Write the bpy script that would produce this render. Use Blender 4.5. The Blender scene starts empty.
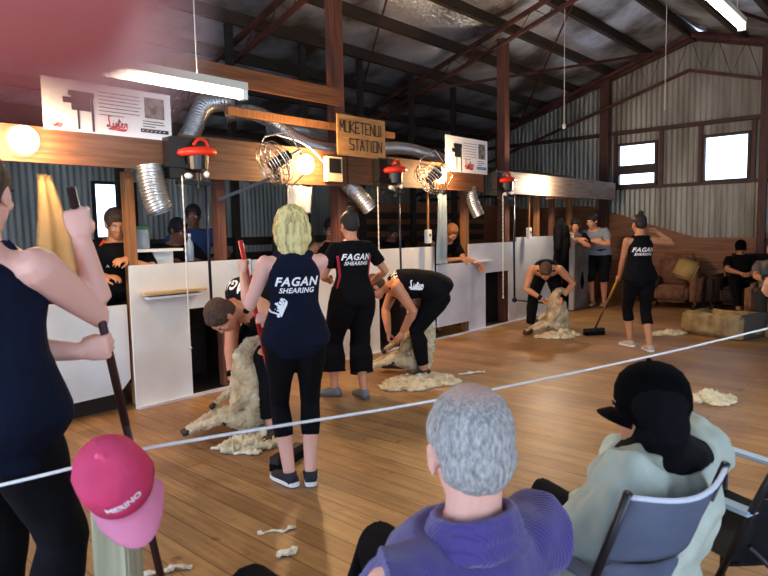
import bpy, bmesh, math, random
from mathutils import Vector as V, Matrix as M, noise
from mathutils.bvhtree import BVHTree
random.seed(7)
PI = math.pi
SC = bpy.context.scene
COL = SC.collection

# ------------------------------------------------------------------ materials
def srgb(h):
    r = []
    for i in (0, 2, 4):
        c = int(h[i:i+2], 16) / 255
        r.append(c / 12.92 if c <= .04045 else ((c + .055) / 1.055) ** 2.4)
    return (r[0], r[1], r[2], 1)

MATS = {}
def mat(name, col='808080', rough=.7, metal=0, col2=None, scale=8, bump=0, bscale=None, stretch=None, spec=.5, emit=None, estr=0,
        detail=4, lo=.35, hi=.65, sss=0, sheen=0, alpha=1, trans=0):
    if name in MATS: return MATS[name]
    m = bpy.data.materials.new(name); m.use_nodes = True
    nt = m.node_tree; b = nt.nodes['Principled BSDF']
    b.inputs['Base Color'].default_value = srgb(col)
    b.inputs['Roughness'].default_value = rough
    b.inputs['Metallic'].default_value = metal
    b.inputs['Specular IOR Level'].default_value = spec
    if sss:
        b.inputs['Subsurface Weight'].default_value = sss
        b.inputs['Subsurface Radius'].default_value = (.02, .008, .005)
        b.inputs['Subsurface Scale'].default_value = .5
    if sheen: b.inputs['Sheen Weight'].default_value = sheen
    if trans: b.inputs['Transmission Weight'].default_value = trans
    if emit:
        b.inputs['Emission Color'].default_value = srgb(emit); b.inputs['Emission Strength'].default_value = estr
    if col2 or bump:
        tc = nt.nodes.new('ShaderNodeTexCoord'); mp = nt.nodes.new('ShaderNodeMapping')
        if stretch: mp.inputs['Scale'].default_value = stretch
        nt.links.new(tc.outputs['Object'], mp.inputs['Vector'])
        if col2:
            n = nt.nodes.new('ShaderNodeTexNoise'); n.inputs['Scale'].default_value = scale; n.inputs['Detail'].default_value = detail
            cr = nt.nodes.new('ShaderNodeValToRGB')
            cr.color_ramp.elements[0].position = lo; cr.color_ramp.elements[1].position = hi
            cr.color_ramp.elements[0].color = srgb(col); cr.color_ramp.elements[1].color = srgb(col2)
            nt.links.new(mp.outputs[0], n.inputs['Vector']); nt.links.new(n.outputs['Fac'], cr.inputs[0])
            nt.links.new(cr.outputs[0], b.inputs['Base Color'])
        if bump:
            n2 = nt.nodes.new('ShaderNodeTexNoise'); n2.inputs['Scale'].default_value = bscale or scale; n2.inputs['Detail'].default_value = 5
            bp = nt.nodes.new('ShaderNodeBump'); bp.inputs['Strength'].default_value = bump; bp.inputs['Distance'].default_value = .01
            nt.links.new(mp.outputs[0], n2.inputs['Vector']); nt.links.new(n2.outputs['Fac'], bp.inputs['Height'])
            nt.links.new(bp.outputs[0], b.inputs['Normal'])
    MATS[name] = m
    return m

# ------------------------------------------------------------------ objects
def link(o, parent=None):
    COL.objects.link(o)
    if parent is not None: o.parent = parent
    return o
def tag(o, label=None, cat=None, group=None, kind=None):
    if label: o['label'] = label
    if cat: o['category'] = cat
    if group: o['group'] = group
    if kind: o['kind'] = kind
    return o
def thing(name, loc, label, cat, group=None, rz=0):
    o = bpy.data.objects.new(name, None); o.empty_display_size = .1
    o.location = loc; o.rotation_euler = (0, 0, rz)
    return tag(link(o), label, cat, group)
def obj(name, bm, m, parent=None, smooth=False, loc=None):
    me = bpy.data.meshes.new(name)
    bmesh.ops.recalc_face_normals(bm, faces=bm.faces[:])
    bm.to_mesh(me); bm.free()
    return mobj(name, me, m, parent, smooth, loc)
def mobj(name, me, m, parent=None, smooth=False, loc=None):
    for mm in (m if isinstance(m, (list, tuple)) else [m]): me.materials.append(mm)
    if smooth: me.polygons.foreach_set('use_smooth', [True] * len(me.polygons)); me.update()
    o = bpy.data.objects.new(name, me)
    if loc is not None: o.location = loc
    return link(o, parent)
def struct(name, bm, m, smooth=False):
    return tag(obj(name, bm, m, None, smooth), kind='structure')

def BM(): return bmesh.new()
def box(bm, lo, hi, mtx=None, mi=0):
    x0, y0, z0 = lo; x1, y1, z1 = hi
    vs = [V(p) for p in ((x0,y0,z0),(x1,y0,z0),(x1,y1,z0),(x0,y1,z0),(x0,y0,z1),(x1,y0,z1),(x1,y1,z1),(x0,y1,z1))]
    if mtx: vs = [mtx @ v for v in vs]
    vv = [bm.verts.new(v) for v in vs]
    for f in ((0,3,2,1),(4,5,6,7),(0,1,5,4),(1,2,6,5),(2,3,7,6),(3,0,4,7)):
        bm.faces.new([vv[i] for i in f]).material_index = mi
    return bm
def frame(d, ref=None):
    d = V(d).normalized()
    r = V(ref) if ref is not None else (V((0,0,1)) if abs(d.z) < .95 else V((1,0,0)))
    a = r - d * r.dot(d)
    if a.length < 1e-5: a = V((1,0,0)) - d * d.x
    if a.length < 1e-5: a = V((0,1,0))
    a.normalize(); b = d.cross(a).normalized()
    return a, b
def ring(bm, c, a, b, ra, rb, n):
    return [bm.verts.new(c + a * (ra * math.cos(2*PI*i/n)) + b * (rb * math.sin(2*PI*i/n))) for i in range(n)]
def skinrings(bm, rings, cap=True):
    n = len(rings[0])
    for r0, r1 in zip(rings, rings[1:]):
        for i in range(n): bm.faces.new((r0[i], r0[(i+1)%n], r1[(i+1)%n], r1[i]))
    if cap:
        bm.faces.new(rings[0][::-1]); bm.faces.new(rings[-1])
def loft(bm, secs, n=20):           # secs: (centre, side, depth, rs, rd)
    skinrings(bm, [ring(bm, V(c), V(a), V(b), ra, rb, n) for c, a, b, ra, rb in secs])
    return bm
def tube(bm, pts, r, n=8, ref=None, cap=True):     # r number or list
    pts = [V(p) for p in pts]; rs = r if isinstance(r, (list, tuple)) else [r] * len(pts)
    rings = []; a = None
    for i, p in enumerate(pts):
        d = pts[min(i+1, len(pts)-1)] - pts[max(i-1, 0)]
        if d.length < 1e-6: d = V((0,0,1))
        a, b = frame(d, a if a is not None else ref)
        rings.append(ring(bm, p, a, b, rs[i], rs[i], n))
    skinrings(bm, rings, cap)
    return bm
def bar(bm, p, q, w, h, ref=None):  # rectangular bar
    p, q = V(p), V(q); a, b = frame(q - p, ref)
    vs = [[bm.verts.new(c + a*(sa*w/2) + b*(sb*h/2)) for sa, sb in ((-1,-1),(1,-1),(1,1),(-1,1))] for c in (p, q)]
    skinrings(bm, vs); return bm
def ball(bm, c, r, seg=12, rings=8, rot=None):
    r = V(r) if hasattr(r, '__len__') else V((r, r, r))
    m = M.Translation(V(c)) @ (rot.to_4x4() if rot else M()) @ M.Diagonal((*r, 1))
    bmesh.ops.create_uvsphere(bm, u_segments=seg, v_segments=rings, radius=1, matrix=m); return bm
def bez(p0, p1, p2, p3, n):
    p0, p1, p2, p3 = V(p0), V(p1), V(p2), V(p3)
    return [p0*(1-t)**3 + p1*3*t*(1-t)**2 + p2*3*t*t*(1-t) + p3*t**3 for t in [i/n for i in range(n+1)]]
def catmull(P, k=6):
    P = [V(p) for p in P]; out = []
    for i in range(len(P)-1):
        a, b, c, d = P[max(i-1,0)], P[i], P[i+1], P[min(i+2, len(P)-1)]
        for j in range(k):
            t = j/k
            out.append(.5*((2*b)+(c-a)*t+(2*a-5*b+4*c-d)*t*t+(3*b-3*c+d-a)*t**3))
    out.append(P[-1]); return out

def solid(bm, voxel=.01, smooth=3, disp=None, name='solid'):
    """union of overlapping closed shapes as one continuous surface"""
    bmesh.ops.recalc_face_normals(bm, faces=bm.faces[:])
    me = bpy.data.meshes.new(name); bm.to_mesh(me); bm.free()
    o = bpy.data.objects.new('tmp', me); COL.objects.link(o)
    r = o.modifiers.new('r', 'REMESH'); r.mode = 'VOXEL'; r.voxel_size = voxel; r.use_smooth_shade = True
    if smooth:
        s = o.modifiers.new('s', 'SMOOTH'); s.factor = .5; s.iterations = smooth
    dg = bpy.context.evaluated_depsgraph_get(); dg.update()
    out = bpy.data.meshes.new_from_object(o.evaluated_get(dg), depsgraph=dg)
    bpy.data.objects.remove(o); bpy.data.meshes.remove(me)
    out.name = name
    if disp:
        ns = [v.normal.copy() for v in out.vertices]
        for v, nn in zip(out.vertices, ns):
            v.co += nn * disp(v.co, nn)
    out.polygons.foreach_set('use_smooth', [True] * len(out.polygons)); out.update()
    return out
def fold(amp=.006, sc=9, st=(1,1,.45)):
    return lambda p, n: amp * (noise.noise(V((p.x*sc*st[0], p.y*sc*st[1], p.z*sc*st[2]))) + .5*noise.noise(V((p.x*sc*2.3, p.y*sc*2.3, p.z*sc*1.4))))
def woolly(amp=.02, sc=30):
    return lambda p, n: amp * (abs(noise.noise(p*sc)) * 1.3 + .6*noise.noise(p*sc*2.7) + .8*noise.noise(p*sc*.3))

# ------------------------------------------------------------------ lettering
def text_mesh(s, size, extrude=0, shear=0, bold=0, space=1):
    cu = bpy.data.curves.new('t', 'FONT'); cu.body = s; cu.size = size; cu.align_x = 'CENTER'; cu.align_y = 'CENTER'
    cu.shear = shear; cu.offset = bold; cu.space_character = space; cu.extrude = extrude; cu.resolution_u = 3
    o = bpy.data.objects.new('t', cu); COL.objects.link(o)
    dg = bpy.context.evaluated_depsgraph_get(); dg.update()
    me = bpy.data.meshes.new_from_object(o.evaluated_get(dg), depsgraph=dg)
    bpy.data.objects.remove(o); return me
def flat_text(name, s, size, c, right, up, m, parent, shear=0, bold=0, extrude=.001, rot=0, space=1):
    me = text_mesh(s, size, extrude, shear, bold, space)
    right, up = V(right).normalized(), V(up).normalized(); out = right.cross(up)
    for v in me.vertices:
        x, y = v.co.x*math.cos(rot)-v.co.y*math.sin(rot), v.co.x*math.sin(rot)+v.co.y*math.cos(rot)
        v.co = V(c) + right*x + up*y + out*v.co.z
    return mobj(name, me, m, parent)
def wrap(name, me, target, c, right, up, m, parent, off=.003, rot=0, sub=.02):
    """lay flat mesh me (xy plane) onto the surface of target along -out"""
    right, up = V(right).normalized(), V(up).normalized(); out = right.cross(up).normalized()
    bm = BM(); bm.from_mesh(me)
    for _ in range(4):
        es = [e for e in bm.edges if e.calc_length() > sub]
        if not es: break
        bmesh.ops.subdivide_edges(bm, edges=es, cuts=1); bmesh.ops.triangulate(bm, faces=bm.faces[:])
    t = BVHTree.FromPolygons([v.co for v in target.data.vertices], [p.vertices[:] for p in target.data.polygons])
    for v in bm.verts:
        x, y = v.co.x*math.cos(rot)-v.co.y*math.sin(rot), v.co.x*math.sin(rot)+v.co.y*math.cos(rot)
        o = V(c) + right*x + up*y
        h = t.ray_cast(o + out*.4, -out)
        v.co = (h[0] + out*off) if h[0] is not None else o
    return obj(name, bm, m, parent)
def brush_mesh(strokes, w):
    """handwritten ribbon in the xy plane"""
    bm = BM()
    for st in strokes:
        P = catmull([(x, y, 0) for x, y in st], 4); vs = []
        for i, p in enumerate(P):
            d = (P[min(i+1, len(P)-1)] - P[max(i-1, 0)]).normalized(); nn = V((-d.y, d.x, 0))
            vs.append((bm.verts.new(p+nn*w/2), bm.verts.new(p-nn*w/2)))
        for a, b in zip(vs, vs[1:]): bm.faces.new((a[0], a[1], b[1], b[0]))
    me = bpy.data.meshes.new('b'); bm.to_mesh(me); bm.free(); return me
# the script word on the singlets and posters, drawn as pen strokes (unit: letter height 1)
LISTER = [[(.55,1.5),(.35,1.6),(.2,1.3),(.3,.6),(.25,.1),(0,-.05),(-.1,.12),(.2,.15),(.6,-.05),(.85,.1),(.9,.6)],
          [(.9,.6),(.88,.1),(1.05,.02),(1.2,.2)], [(1.2,.2),(1.4,.65),(1.48,.3),(1.35,-.02),(1.2,.05)],
          [(1.45,.05),(1.7,.4),(1.85,1.25)], [(1.85,1.25),(1.75,.2),(1.9,0),(2.1,.2)], [(1.6,.85),(2.15,.92)],
          [(2.1,.2),(2.4,.45),(2.35,.65),(2.2,.5),(2.25,.05),(2.5,.02),(2.7,.25)],
          [(2.7,.25),(2.8,.65),(2.9,.55),(3.05,.6),(3.0,.15),(3.2,.02)],
          [(.1,-.35),(1.2,-.15),(2.3,-.3),(2.95,-.25),(2.5,-.5),(1.3,-.42),(.1,-.35)], [(.92,.85),(.95,.92)]]
def lister_mesh(h, w=None):
    k = h / 2.0
    return brush_mesh([[((x-1.55)*k, (y-.5)*k) for x, y in s] for s in LISTER], w or h*.1)

def limb(bm, pts, n=14, ref=None):            # pts: (pos, radius)
    P = [V(p) for p, _ in pts]; R_ = [q for _, q in pts]
    d0, d1 = (P[0]-P[1]).normalized(), (P[-1]-P[-2]).normalized()
    P = [P[0]+d0*R_[0]*.85, P[0]+d0*R_[0]*.55] + P + [P[-1]+d1*R_[-1]*.55, P[-1]+d1*R_[-1]*.85]
    R_ = [R_[0]*.45, R_[0]*.82] + R_ + [R_[-1]*.82, R_[-1]*.45]
    tube(bm, P, R_, n, ref); return bm

# ================================================================== the shed
YB = 5.2          # plane of the shearing wall
RIDGE_Y, RIDGE_Z, SL = 3.7, 5.12, .3
def roof_z(y): return RIDGE_Z - SL*abs(y-RIDGE_Y)
X0, X1, Y0, Y1 = -3.2, 13.0, -4.2, 10.4

def wood_mat(name, c1, c2, rough=.6, axis=0, bump=.3, scale=3):
    st = [14, 14, 14]; st[axis] = .9
    return mat(name, c1, rough, col2=c2, scale=scale, bump=bump, bscale=scale*2, stretch=tuple(st), lo=.3, hi=.7)

def floor_mat():
    m = bpy.data.materials.new('floor_boards'); m.use_nodes = True; nt = m.node_tree; b = nt.nodes['Principled BSDF']
    N = nt.nodes.new; L = nt.links.new
    tc = N('ShaderNodeTexCoord'); mp = N('ShaderNodeMapping'); mp.inputs['Rotation'].default_value = (0, 0, PI/2)
    L(tc.outputs['Object'], mp.inputs['Vector'])
    br = N('ShaderNodeTexBrick'); L(mp.outputs[0], br.inputs['Vector'])
    br.inputs['Scale'].default_value = 1; br.inputs['Brick Width'].default_value = 3.6; br.inputs['Row Height'].default_value = .135
    br.inputs['Mortar Size'].default_value = .0028; br.inputs['Mortar Smooth'].default_value = .3; br.offset = .37
    br.inputs['Color1'].default_value = srgb('B88F5C'); br.inputs['Color2'].default_value = srgb('9E7547'); br.inputs['Mortar'].default_value = srgb('5A4028')
    br.inputs['Bias'].default_value = 0
    # grain along the boards
    mg = N('ShaderNodeMapping'); mg.inputs['Scale'].default_value = (16, 1.1, 1); L(tc.outputs['Object'], mg.inputs['Vector'])
    ng = N('ShaderNodeTexNoise'); ng.inputs['Scale'].default_value = 2.2; ng.inputs['Detail'].default_value = 7; L(mg.outputs[0], ng.inputs['Vector'])
    cg = N('ShaderNodeValToRGB'); cg.color_ramp.elements[0].position = .3; cg.color_ramp.elements[0].color = (.52,.48,.43,1)
    cg.color_ramp.elements[1].position = .7; cg.color_ramp.elements[1].color = (1.18,1.15,1.08,1); L(ng.outputs['Fac'], cg.inputs[0])
    mx = N('ShaderNodeMixRGB'); mx.blend_type = 'MULTIPLY'; mx.inputs[0].default_value = .7; L(br.outputs['Color'], mx.inputs[1]); L(cg.outputs[0], mx.inputs[2])
    # scuffs and stains
    ns = N('ShaderNodeTexNoise'); ns.inputs['Scale'].default_value = .9; ns.inputs['Detail'].default_value = 6; ns.inputs['Roughness'].default_value = .65; L(tc.outputs['Object'], ns.inputs['Vector'])
    cs = N('ShaderNodeValToRGB'); cs.color_ramp.elements[0].position = .33; cs.color_ramp.elements[0].color = (.5,.43,.38,1)
    cs.color_ramp.elements[1].position = .6; cs.color_ramp.elements[1].color = (1,1,1,1); L(ns.outputs['Fac'], cs.inputs[0])
    m2 = N('ShaderNodeMixRGB'); m2.blend_type = 'MULTIPLY'; m2.inputs[0].default_value = .95; L(mx.outputs[0], m2.inputs[1]); L(cs.outputs[0], m2.inputs[2])
    nk = N('ShaderNodeTexNoise'); nk.inputs['Scale'].default_value = 9; nk.inputs['Detail'].default_value = 3; L(tc.outputs['Object'], nk.inputs['Vector'])
    ck = N('ShaderNodeValToRGB'); ck.color_ramp.elements[0].position = .24; ck.color_ramp.elements[0].color = (.35,.28,.22,1)
    ck.color_ramp.elements[1].position = .33; ck.color_ramp.elements[1].color = (1,1,1,1); L(nk.outputs['Fac'], ck.inputs[0])
    m3 = N('ShaderNodeMixRGB'); m3.blend_type = 'MULTIPLY'; m3.inputs[0].default_value = .8; L(m2.outputs[0], m3.inputs[1]); L(ck.outputs[0], m3.inputs[2])
    L(m3.outputs[0], b.inputs['Base Color'])
    rr = N('ShaderNodeMapRange'); rr.inputs['To Min'].default_value = .3; rr.inputs['To Max'].default_value = .55
    L(ns.outputs['Fac'], rr.inputs['Value']); L(rr.outputs[0], b.inputs['Roughness'])
    bp = N('ShaderNodeBump'); bp.inputs['Strength'].default_value = .5; bp.inputs['Distance'].default_value = .004
    L(br.outputs['Fac'], bp.inputs['Height']); bp.invert = True; L(bp.outputs[0], b.inputs['Normal'])
    return m

# floor
struct('floor', box(BM(), (X0, Y0, -.12), (X1, Y1, 0)), floor_mat())

STEEL = mat('corrugated_steel', 'A7A294', .5, metal=.45, col2='7A7364', scale=2.4, bump=.15, bscale=30, stretch=(1,1,.25), detail=6)
STEEL_IN = mat('corrugated_steel_back', 'C6C9BE', .6, metal=.1, col2='93958B', scale=2.2, stretch=(1,1,.25), detail=6)
def corrugated(fn_xy, length, z0, ztop, holes=(), wl=.1, amp=.011, per=6):
    """fn_xy(s, off) -> (x, y). ztop(s) height. holes: (s0, s1, z0, z1)"""
    bm = BM(); n = int(length / wl * per); step = length / n
    def col(s, z): return (*fn_xy(s, amp*math.sin(2*PI*s/wl)), z)
    for i in range(n):
        s0, s1 = i*step, (i+1)*step; mid = (s0+s1)/2
        spans = [(z0, None)]
        for h in holes:
            if h[0] < mid < h[1]: spans = [(z0, h[2]), (h[3], None)]
        for a, b in spans:
            ta, tb = (ztop(s0), ztop(s1)) if b is None else (b, b)
            if ta - a < .01: continue
            bm.faces.new([bm.verts.new(col(*q)) for q in ((s0, a), (s1, a), (s1, tb), (s0, ta))])
    bmesh.ops.remove_doubles(bm, verts=bm.verts[:], dist=.0005)
    return bm
W1 = (4.41, 5.12, 2.36, 3.14); W2 = (2.78, 3.49, 2.34, 3.13)
struct('wall_far', corrugated(lambda s, o: (X1+o, Y0+s), Y1-Y0, 0, lambda s: roof_z(Y0+s),
       [(w[0]-Y0, w[1]-Y0, w[2], w[3]) for w in (W1, W2)]), STEEL, True)
WB = (4.5, 5.15, 1.5, 2.36)
struct('wall_left', corrugated(lambda s, o: (X0+s, Y1+o), X1-X0, 0, lambda s: roof_z(Y1), [(WB[0]-X0, WB[1]-X0, WB[2], WB[3])]), STEEL_IN, True)
struct('wall_back', corrugated(lambda s, o: (X0+o, Y0+s), Y1-Y0, 0, lambda s: roof_z(Y0+s), [(3.0, 9.6, .01, 2.95)]), STEEL_IN, True)  # opening out of view, widened to bring daylight in from behind
# right-hand wall, out of view, with a wide opening sized to admit daylight
struct('wall_right', corrugated(lambda s, o: (X0+s, Y0+o), X1-X0, 0, lambda s: roof_z(Y0), [(1.2, 7.6, .01, 2.6)]), STEEL_IN, True)

FRAME = wood_mat('window_timber', '3B2A20', '2A1D15')
GLASS = mat('dusty_glass', 'FFFFFF', .1, trans=1)
def window(n, w, bar_at=None):
    y0, y1, z0, z1 = w; bm = BM(); t = .05
    for a, b in (((y0-t, z0-t), (y1+t, z0)), ((y0-t, z1), (y1+t, z1+t)), ((y0-t, z0), (y0, z1)), ((y1, z0), (y1+t, z1))):
        box(bm, (X1-.06, a[0], a[1]), (X1+.04, b[0], b[1]))
    o = struct('window_%d' % n, bm, FRAME)
    bm = BM(); box(bm, (X1-.004, y0, z0), (X1+.002, y1, z1)); obj('pane', bm, GLASS, o)
    if bar_at:
        bm = BM(); box(bm, (X1-.05, y0, bar_at[0]), (X1-.01, y1, bar_at[1])); obj('sash_board', bm, FRAME, o)
window(1, W1, (2.56, 2.74)); window(2, W2)
bm = BM()
for a, b in (((WB[0]-.05, WB[2]-.05), (WB[1]+.05, WB[2])), ((WB[0]-.05, WB[3]), (WB[1]+.05, WB[3]+.05)), ((WB[0]-.05, WB[2]), (WB[0], WB[3])), ((WB[1], WB[2]), (WB[1]+.05, WB[3]))):
    box(bm, (a[0], Y1-.05, a[1]), (b[0], Y1+.03, b[1]))
o = struct('window_3', bm, FRAME)
obj('pane', box(BM(), (WB[0], Y1-.004, WB[2]), (WB[1], Y1+.002, WB[3])), GLASS, o)

# timber lining along the foot of the far wall
LINING = wood_mat('red_brown_lining_boards', '94603C', '6A4029', .6, axis=1, scale=2)
bm = BM(); prof = [(Y1, 1.95), (5.75, 1.95), (5.0, 1.72), (4.3, 1.47), (3.6, 1.26), (Y0, 1.2)]
fr = [[bm.verts.new((x, y, z)) for y, z in prof] + [bm.verts.new((x, Y0, .0)), bm.verts.new((x, Y1, .0))] for x in (X1-.1, X1-.03)]
skinrings(bm, fr); struct('wall_far_lining', bm, LINING)
# girts and posts on the far wall
DARK = wood_mat('dark_red_frame', '5A3024', '331C16', .6, axis=2)
DARKX = wood_mat('dark_red_frame_long', '4E2A20', '2E1A14', .6, axis=1)
struct('trim_1', bar(BM(), (X1-.07, Y0, 3.4), (X1-.07, Y1, 3.4), .07, .1, (0,0,1)), DARKX)
struct('trim_2', bar(BM(), (X1-.07, Y0, 2.28), (X1-.07, Y1, 2.28), .06, .1, (0,0,1)), DARKX)
for i, (y, w) in enumerate(((5.38, .19), (2.5, .13), (-.4, .15), (7.9, .15))):
    struct('post', box(BM(), (X1-.2, y-w/2, 0), (X1-.11, y+w/2, roof_z(y)-.12)), DARK)
for y0, w in ((4.28, .07), (5.19, .06), (2.68, .07), (3.57, .07)):
    struct('stud', box(BM(), (X1-.08, y0-w/2, 2.31), (X1-.02, y0+w/2, 3.37)), DARK)

# roof: reflective foil sagging over netting between purlins, dark timber purlins, lattice rafters
def foil_mat():
    m = bpy.data.materials.new('roof_foil'); m.use_nodes = True; nt = m.node_tree; b = nt.nodes['Principled BSDF']; N = nt.nodes.new; L = nt.links.new
    tc = N('ShaderNodeTexCoord'); n1 = N('ShaderNodeTexNoise'); n1.inputs['Scale'].default_value = 1.1; n1.inputs['Detail'].default_value = 5; L(tc.outputs['Object'], n1.inputs['Vector'])
    cr = N('ShaderNodeValToRGB'); cr.color_ramp.elements[0].position = .38; cr.color_ramp.elements[0].color = srgb('665B51'); cr.color_ramp.elements[1].position = .6; cr.color_ramp.elements[1].color = srgb('D8DDE6')
    L(n1.outputs['Fac'], cr.inputs[0]); L(cr.outputs[0], b.inputs['Base Color'])
    b.inputs['Metallic'].default_value = .65; b.inputs['Roughness'].default_value = .36
    n2 = N('ShaderNodeTexNoise'); n2.inputs['Scale'].default_value = 16; n2.inputs['Detail'].default_value = 4; L(tc.outputs['Object'], n2.inputs['Vector'])
    bp = N('ShaderNodeBump'); bp.inputs['Strength'].default_value = .8; bp.inputs['Distance'].default_value = .03; L(n2.outputs['Fac'], bp.inputs['Height']); L(bp.outputs[0], b.inputs['Normal'])
    return m
FOIL = foil_mat(); PURL = wood_mat('dark_roof_timber', '3A2C22', '241B15', .7, axis=0)
def slope_pt(y, x, off): return V((x, y, roof_z(y) + off))
PY = []
for side, ye in ((1, Y1), (-1, Y0)):
    n = 9 if side > 0 else 10
    ys = [RIDGE_Y + side*.06 + (ye - RIDGE_Y - side*.06)*i/n for i in range(n+1)]
    for k, (a, b) in enumerate(zip(ys, ys[1:])):
        bm = BM(); nx, ny = 66, 7; grid = []
        for i in range(nx+1):
            x = X0 + (X1-X0)*i/nx; row = []
            for j in range(ny+1):
                t = j/ny; y = a + (b-a)*t
                sag = -.05*math.sin(PI*t)*(1+.7*noise.noise(V((x*.6, k*3.1, 0)))) + .018*noise.noise(V((x*2.2, y*3, 1)))*math.sin(PI*t)
                row.append(bm.verts.new((x, y, roof_z(y)+.02+sag)))
            grid.append(row)
        for i in range(nx):
            for j in range(ny): bm.faces.new((grid[i][j], grid[i+1][j], grid[i+1][j+1], grid[i][j+1]))
        struct('roof_foil', bm, FOIL, True)
    for y in ys[1:-1]:
        struct('purlin', bar(BM(), (X0, y, roof_z(y)-.045), (X1, y, roof_z(y)-.05), .15, .08, (0,0,1)), PURL)
struct('ridge_beam', bar(BM(), (X0, RIDGE_Y, RIDGE_Z-.09), (X1, RIDGE_Y, RIDGE_Z-.09), .2, .05, (0,0,1)), PURL)
bm = BM()
for s, ye in ((1, Y1+.15), (-1, Y0-.15)):
    z = roof_z(ye); box(bm, (0,0,0), (1,1,1), M.Translation((X0-.1, RIDGE_Y, RIDGE_Z+.1)) @ M(((X1-X0+.2,0,0,0),(0,ye-RIDGE_Y,0,0),(0,z-RIDGE_Z,.04,0),(0,0,0,1))))
struct('roof', bm, STEEL_IN)
RAFT = mat('red_oxide_steel', '5B3026', .6, metal=.2, col2='351C17', scale=5)
def rafter(x, depth=.23, far=False):
    bm = BM()
    for s, ye in ((1, Y1), (-1, Y0)):
        zt, zb = lambda y: roof_z(y)-.15, lambda y: roof_z(y)-.15-depth
        yy = RIDGE_Y; e = ye
        bar(bm, (x, yy, zt(yy)), (x, e, zt(e)), .06, .06); bar(bm, (x, yy, zb(yy)), (x, e, zb(e)), .05, .06)
        n = int(abs(e-yy)/.45)
        for i in range(n):
            a, b = yy+(e-yy)*i/n, yy+(e-yy)*(i+1)/n
            m_ = (a+b)/2; tube(bm, [(x, a, zt(a)), (x, m_, zb(m_)), (x, b, zt(b))], .008, 6)
    return struct('rafter', bm, RAFT)
for x in (-2.3, 1.3, 4.95, 8.5): rafter(x)
rafter(12.62, .62)
bm = BM(); 
for s, ye in ((1, Y1), (-1, Y0)): bar(bm, (12.9, RIDGE_Y, RIDGE_Z-.1), (12.9, ye, roof_z(ye)-.1), .16, .1)
struct('rafter', bm, RAFT)
# flat wind braces under the left-hand slope
for p, q in (((4.95, 3.9), (8.5, 8.4)), ((8.5, 3.9), (12.6, 7.2)), ((12.6, 4.2), (8.5, 7.2)), ((8.5, 3.3), (12.6, 1.2))):
    struct('roof_brace', bar(BM(), (p[0], p[1], roof_z(p[1])-.2), (q[0], q[1], roof_z(q[1])-.2), .05, .012), RAFT)
POST = wood_mat('red_post', '7C4A36', '4E2E22', .6, axis=2)
for x in (1.34, 5.1, 8.74): struct('post', box(BM(), (x-.07, 5.23, 0), (x+.07, 5.37, roof_z(5.3)-.2)), POST)

# stand beam boards along the shearing wall and what they are nailed to
BEAM = wood_mat('warm_beam_board', '754C30', '4B2E1C', .55, axis=0, scale=2.5)
BEAM2 = wood_mat('weathered_beam_board', 'A58F7B', '6F5D50', .6, axis=0, scale=2.5)
RAW = wood_mat('raw_stud', '9E6B3E', '754A28', .7, axis=2)
def bb(x0, x1, z0, z1, m, y=4.99, t=.035): struct('beam', box(BM(), (x0, y-t/2, z0), (x1, y+t/2, z1)), m)
bb(.6, 2.785, 2.05, 2.31, BEAM); bb(2.9, 4.93, 2.0, 2.37, BEAM); bb(4.95, 7.67, 2.03, 2.375, BEAM); bb(8.35, 12.42, 2.03, 2.36, BEAM2)
bb(2.9, 4.98, 2.9, 3.08, BEAM, y=5.12, t=.05); bb(3.5, 5.9, 2.63, 2.70, RAW, y=5.13, t=.06)
bb(0.6, 11.9, 2.42, 2.5, PURL, y=5.6, t=.1)
for x, w, z1, m in ((2.56, .075, 2.05, RAW), (3.46, .09, 2.1, POST), (7.6, .1, 2.1, RAW), (9.75, .06, 2.05, RAW), (10.3, .07, 2.05, POST), (11.0, .07, 2.05, RAW)):
    struct('stud', box(BM(), (x-w/2, 5.22, .02), (x+w/2, 5.31, z1)), m)
# ================================================================== things of the shearing stand
def board_mat(name, c, c2):
    return mat(name, c, .5, col2=c2, scale=1.6, bump=.12, bscale=9, detail=7, lo=.3, hi=.62)
WHITE = board_mat('white_painted_board', 'F1F1EC', 'D9D9D3')
WHITE2 = board_mat('white_painted_board_cool_tint', 'DEE1E8', 'BCC0CA')  # same white board, cool daylight tint put into its colour
BLACKP = mat('black_plastic', '141416', .4)
STEELB = mat('bare_steel', 'B8B6B0', .3, metal=.9)
REDP = mat('red_orange_paint', 'E8341C', .35)
WPLA = mat('white_plastic', 'EDEBE4', .4)
ROPE_M = mat('white_rope', 'ECEBE6', .8, bump=.6, bscale=300)
CHAIN_M = mat('pale_cord', 'D8D3C6', .6)
GREYP = mat('grey_painted_rail', '8C9091', .6)
GALV = mat('galvanised_duct', 'C9CBCC', .28, metal=.9)
DUCT = mat('aluminium_flexible_duct', 'C3C4C4', .3, metal=.85, bump=.5, bscale=60)

def slab(bm, x0, x1, z0, z1, y=YB, t=.02, cut=()):
    """board in the wall plane with rectangular openings; cut: (x0,x1,z0,z1)"""
    xs = sorted({x0, x1, *[c[0] for c in cut], *[c[1] for c in cut]}); zs = sorted({z0, z1, *[c[2] for c in cut], *[c[3] for c in cut]})
    xs = [x for x in xs if x0 <= x <= x1]; zs = [z for z in zs if z0 <= z <= z1]
    for a, b in zip(xs, xs[1:]):
        for c, d in zip(zs, zs[1:]):
            mx, mz = (a+b)/2, (c+d)/2
            if any(k[0] < mx < k[1] and k[2] < mz < k[3] for k in cut): continue
            box(bm, (a, y-t/2, c), (b, y+t/2, d))
    bmesh.ops.remove_doubles(bm, verts=bm.verts[:], dist=.0001)
    kill = [f for f in bm.faces if len([g for g in bm.faces if g is not f and set(g.verts) == set(f.verts)])]
    if kill: bmesh.ops.delete(bm, geom=kill, context='FACES')
    return bm
def panel(label, bm, m): return tag(obj('painted_panel', bm, m), label, 'panel', None)
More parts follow.
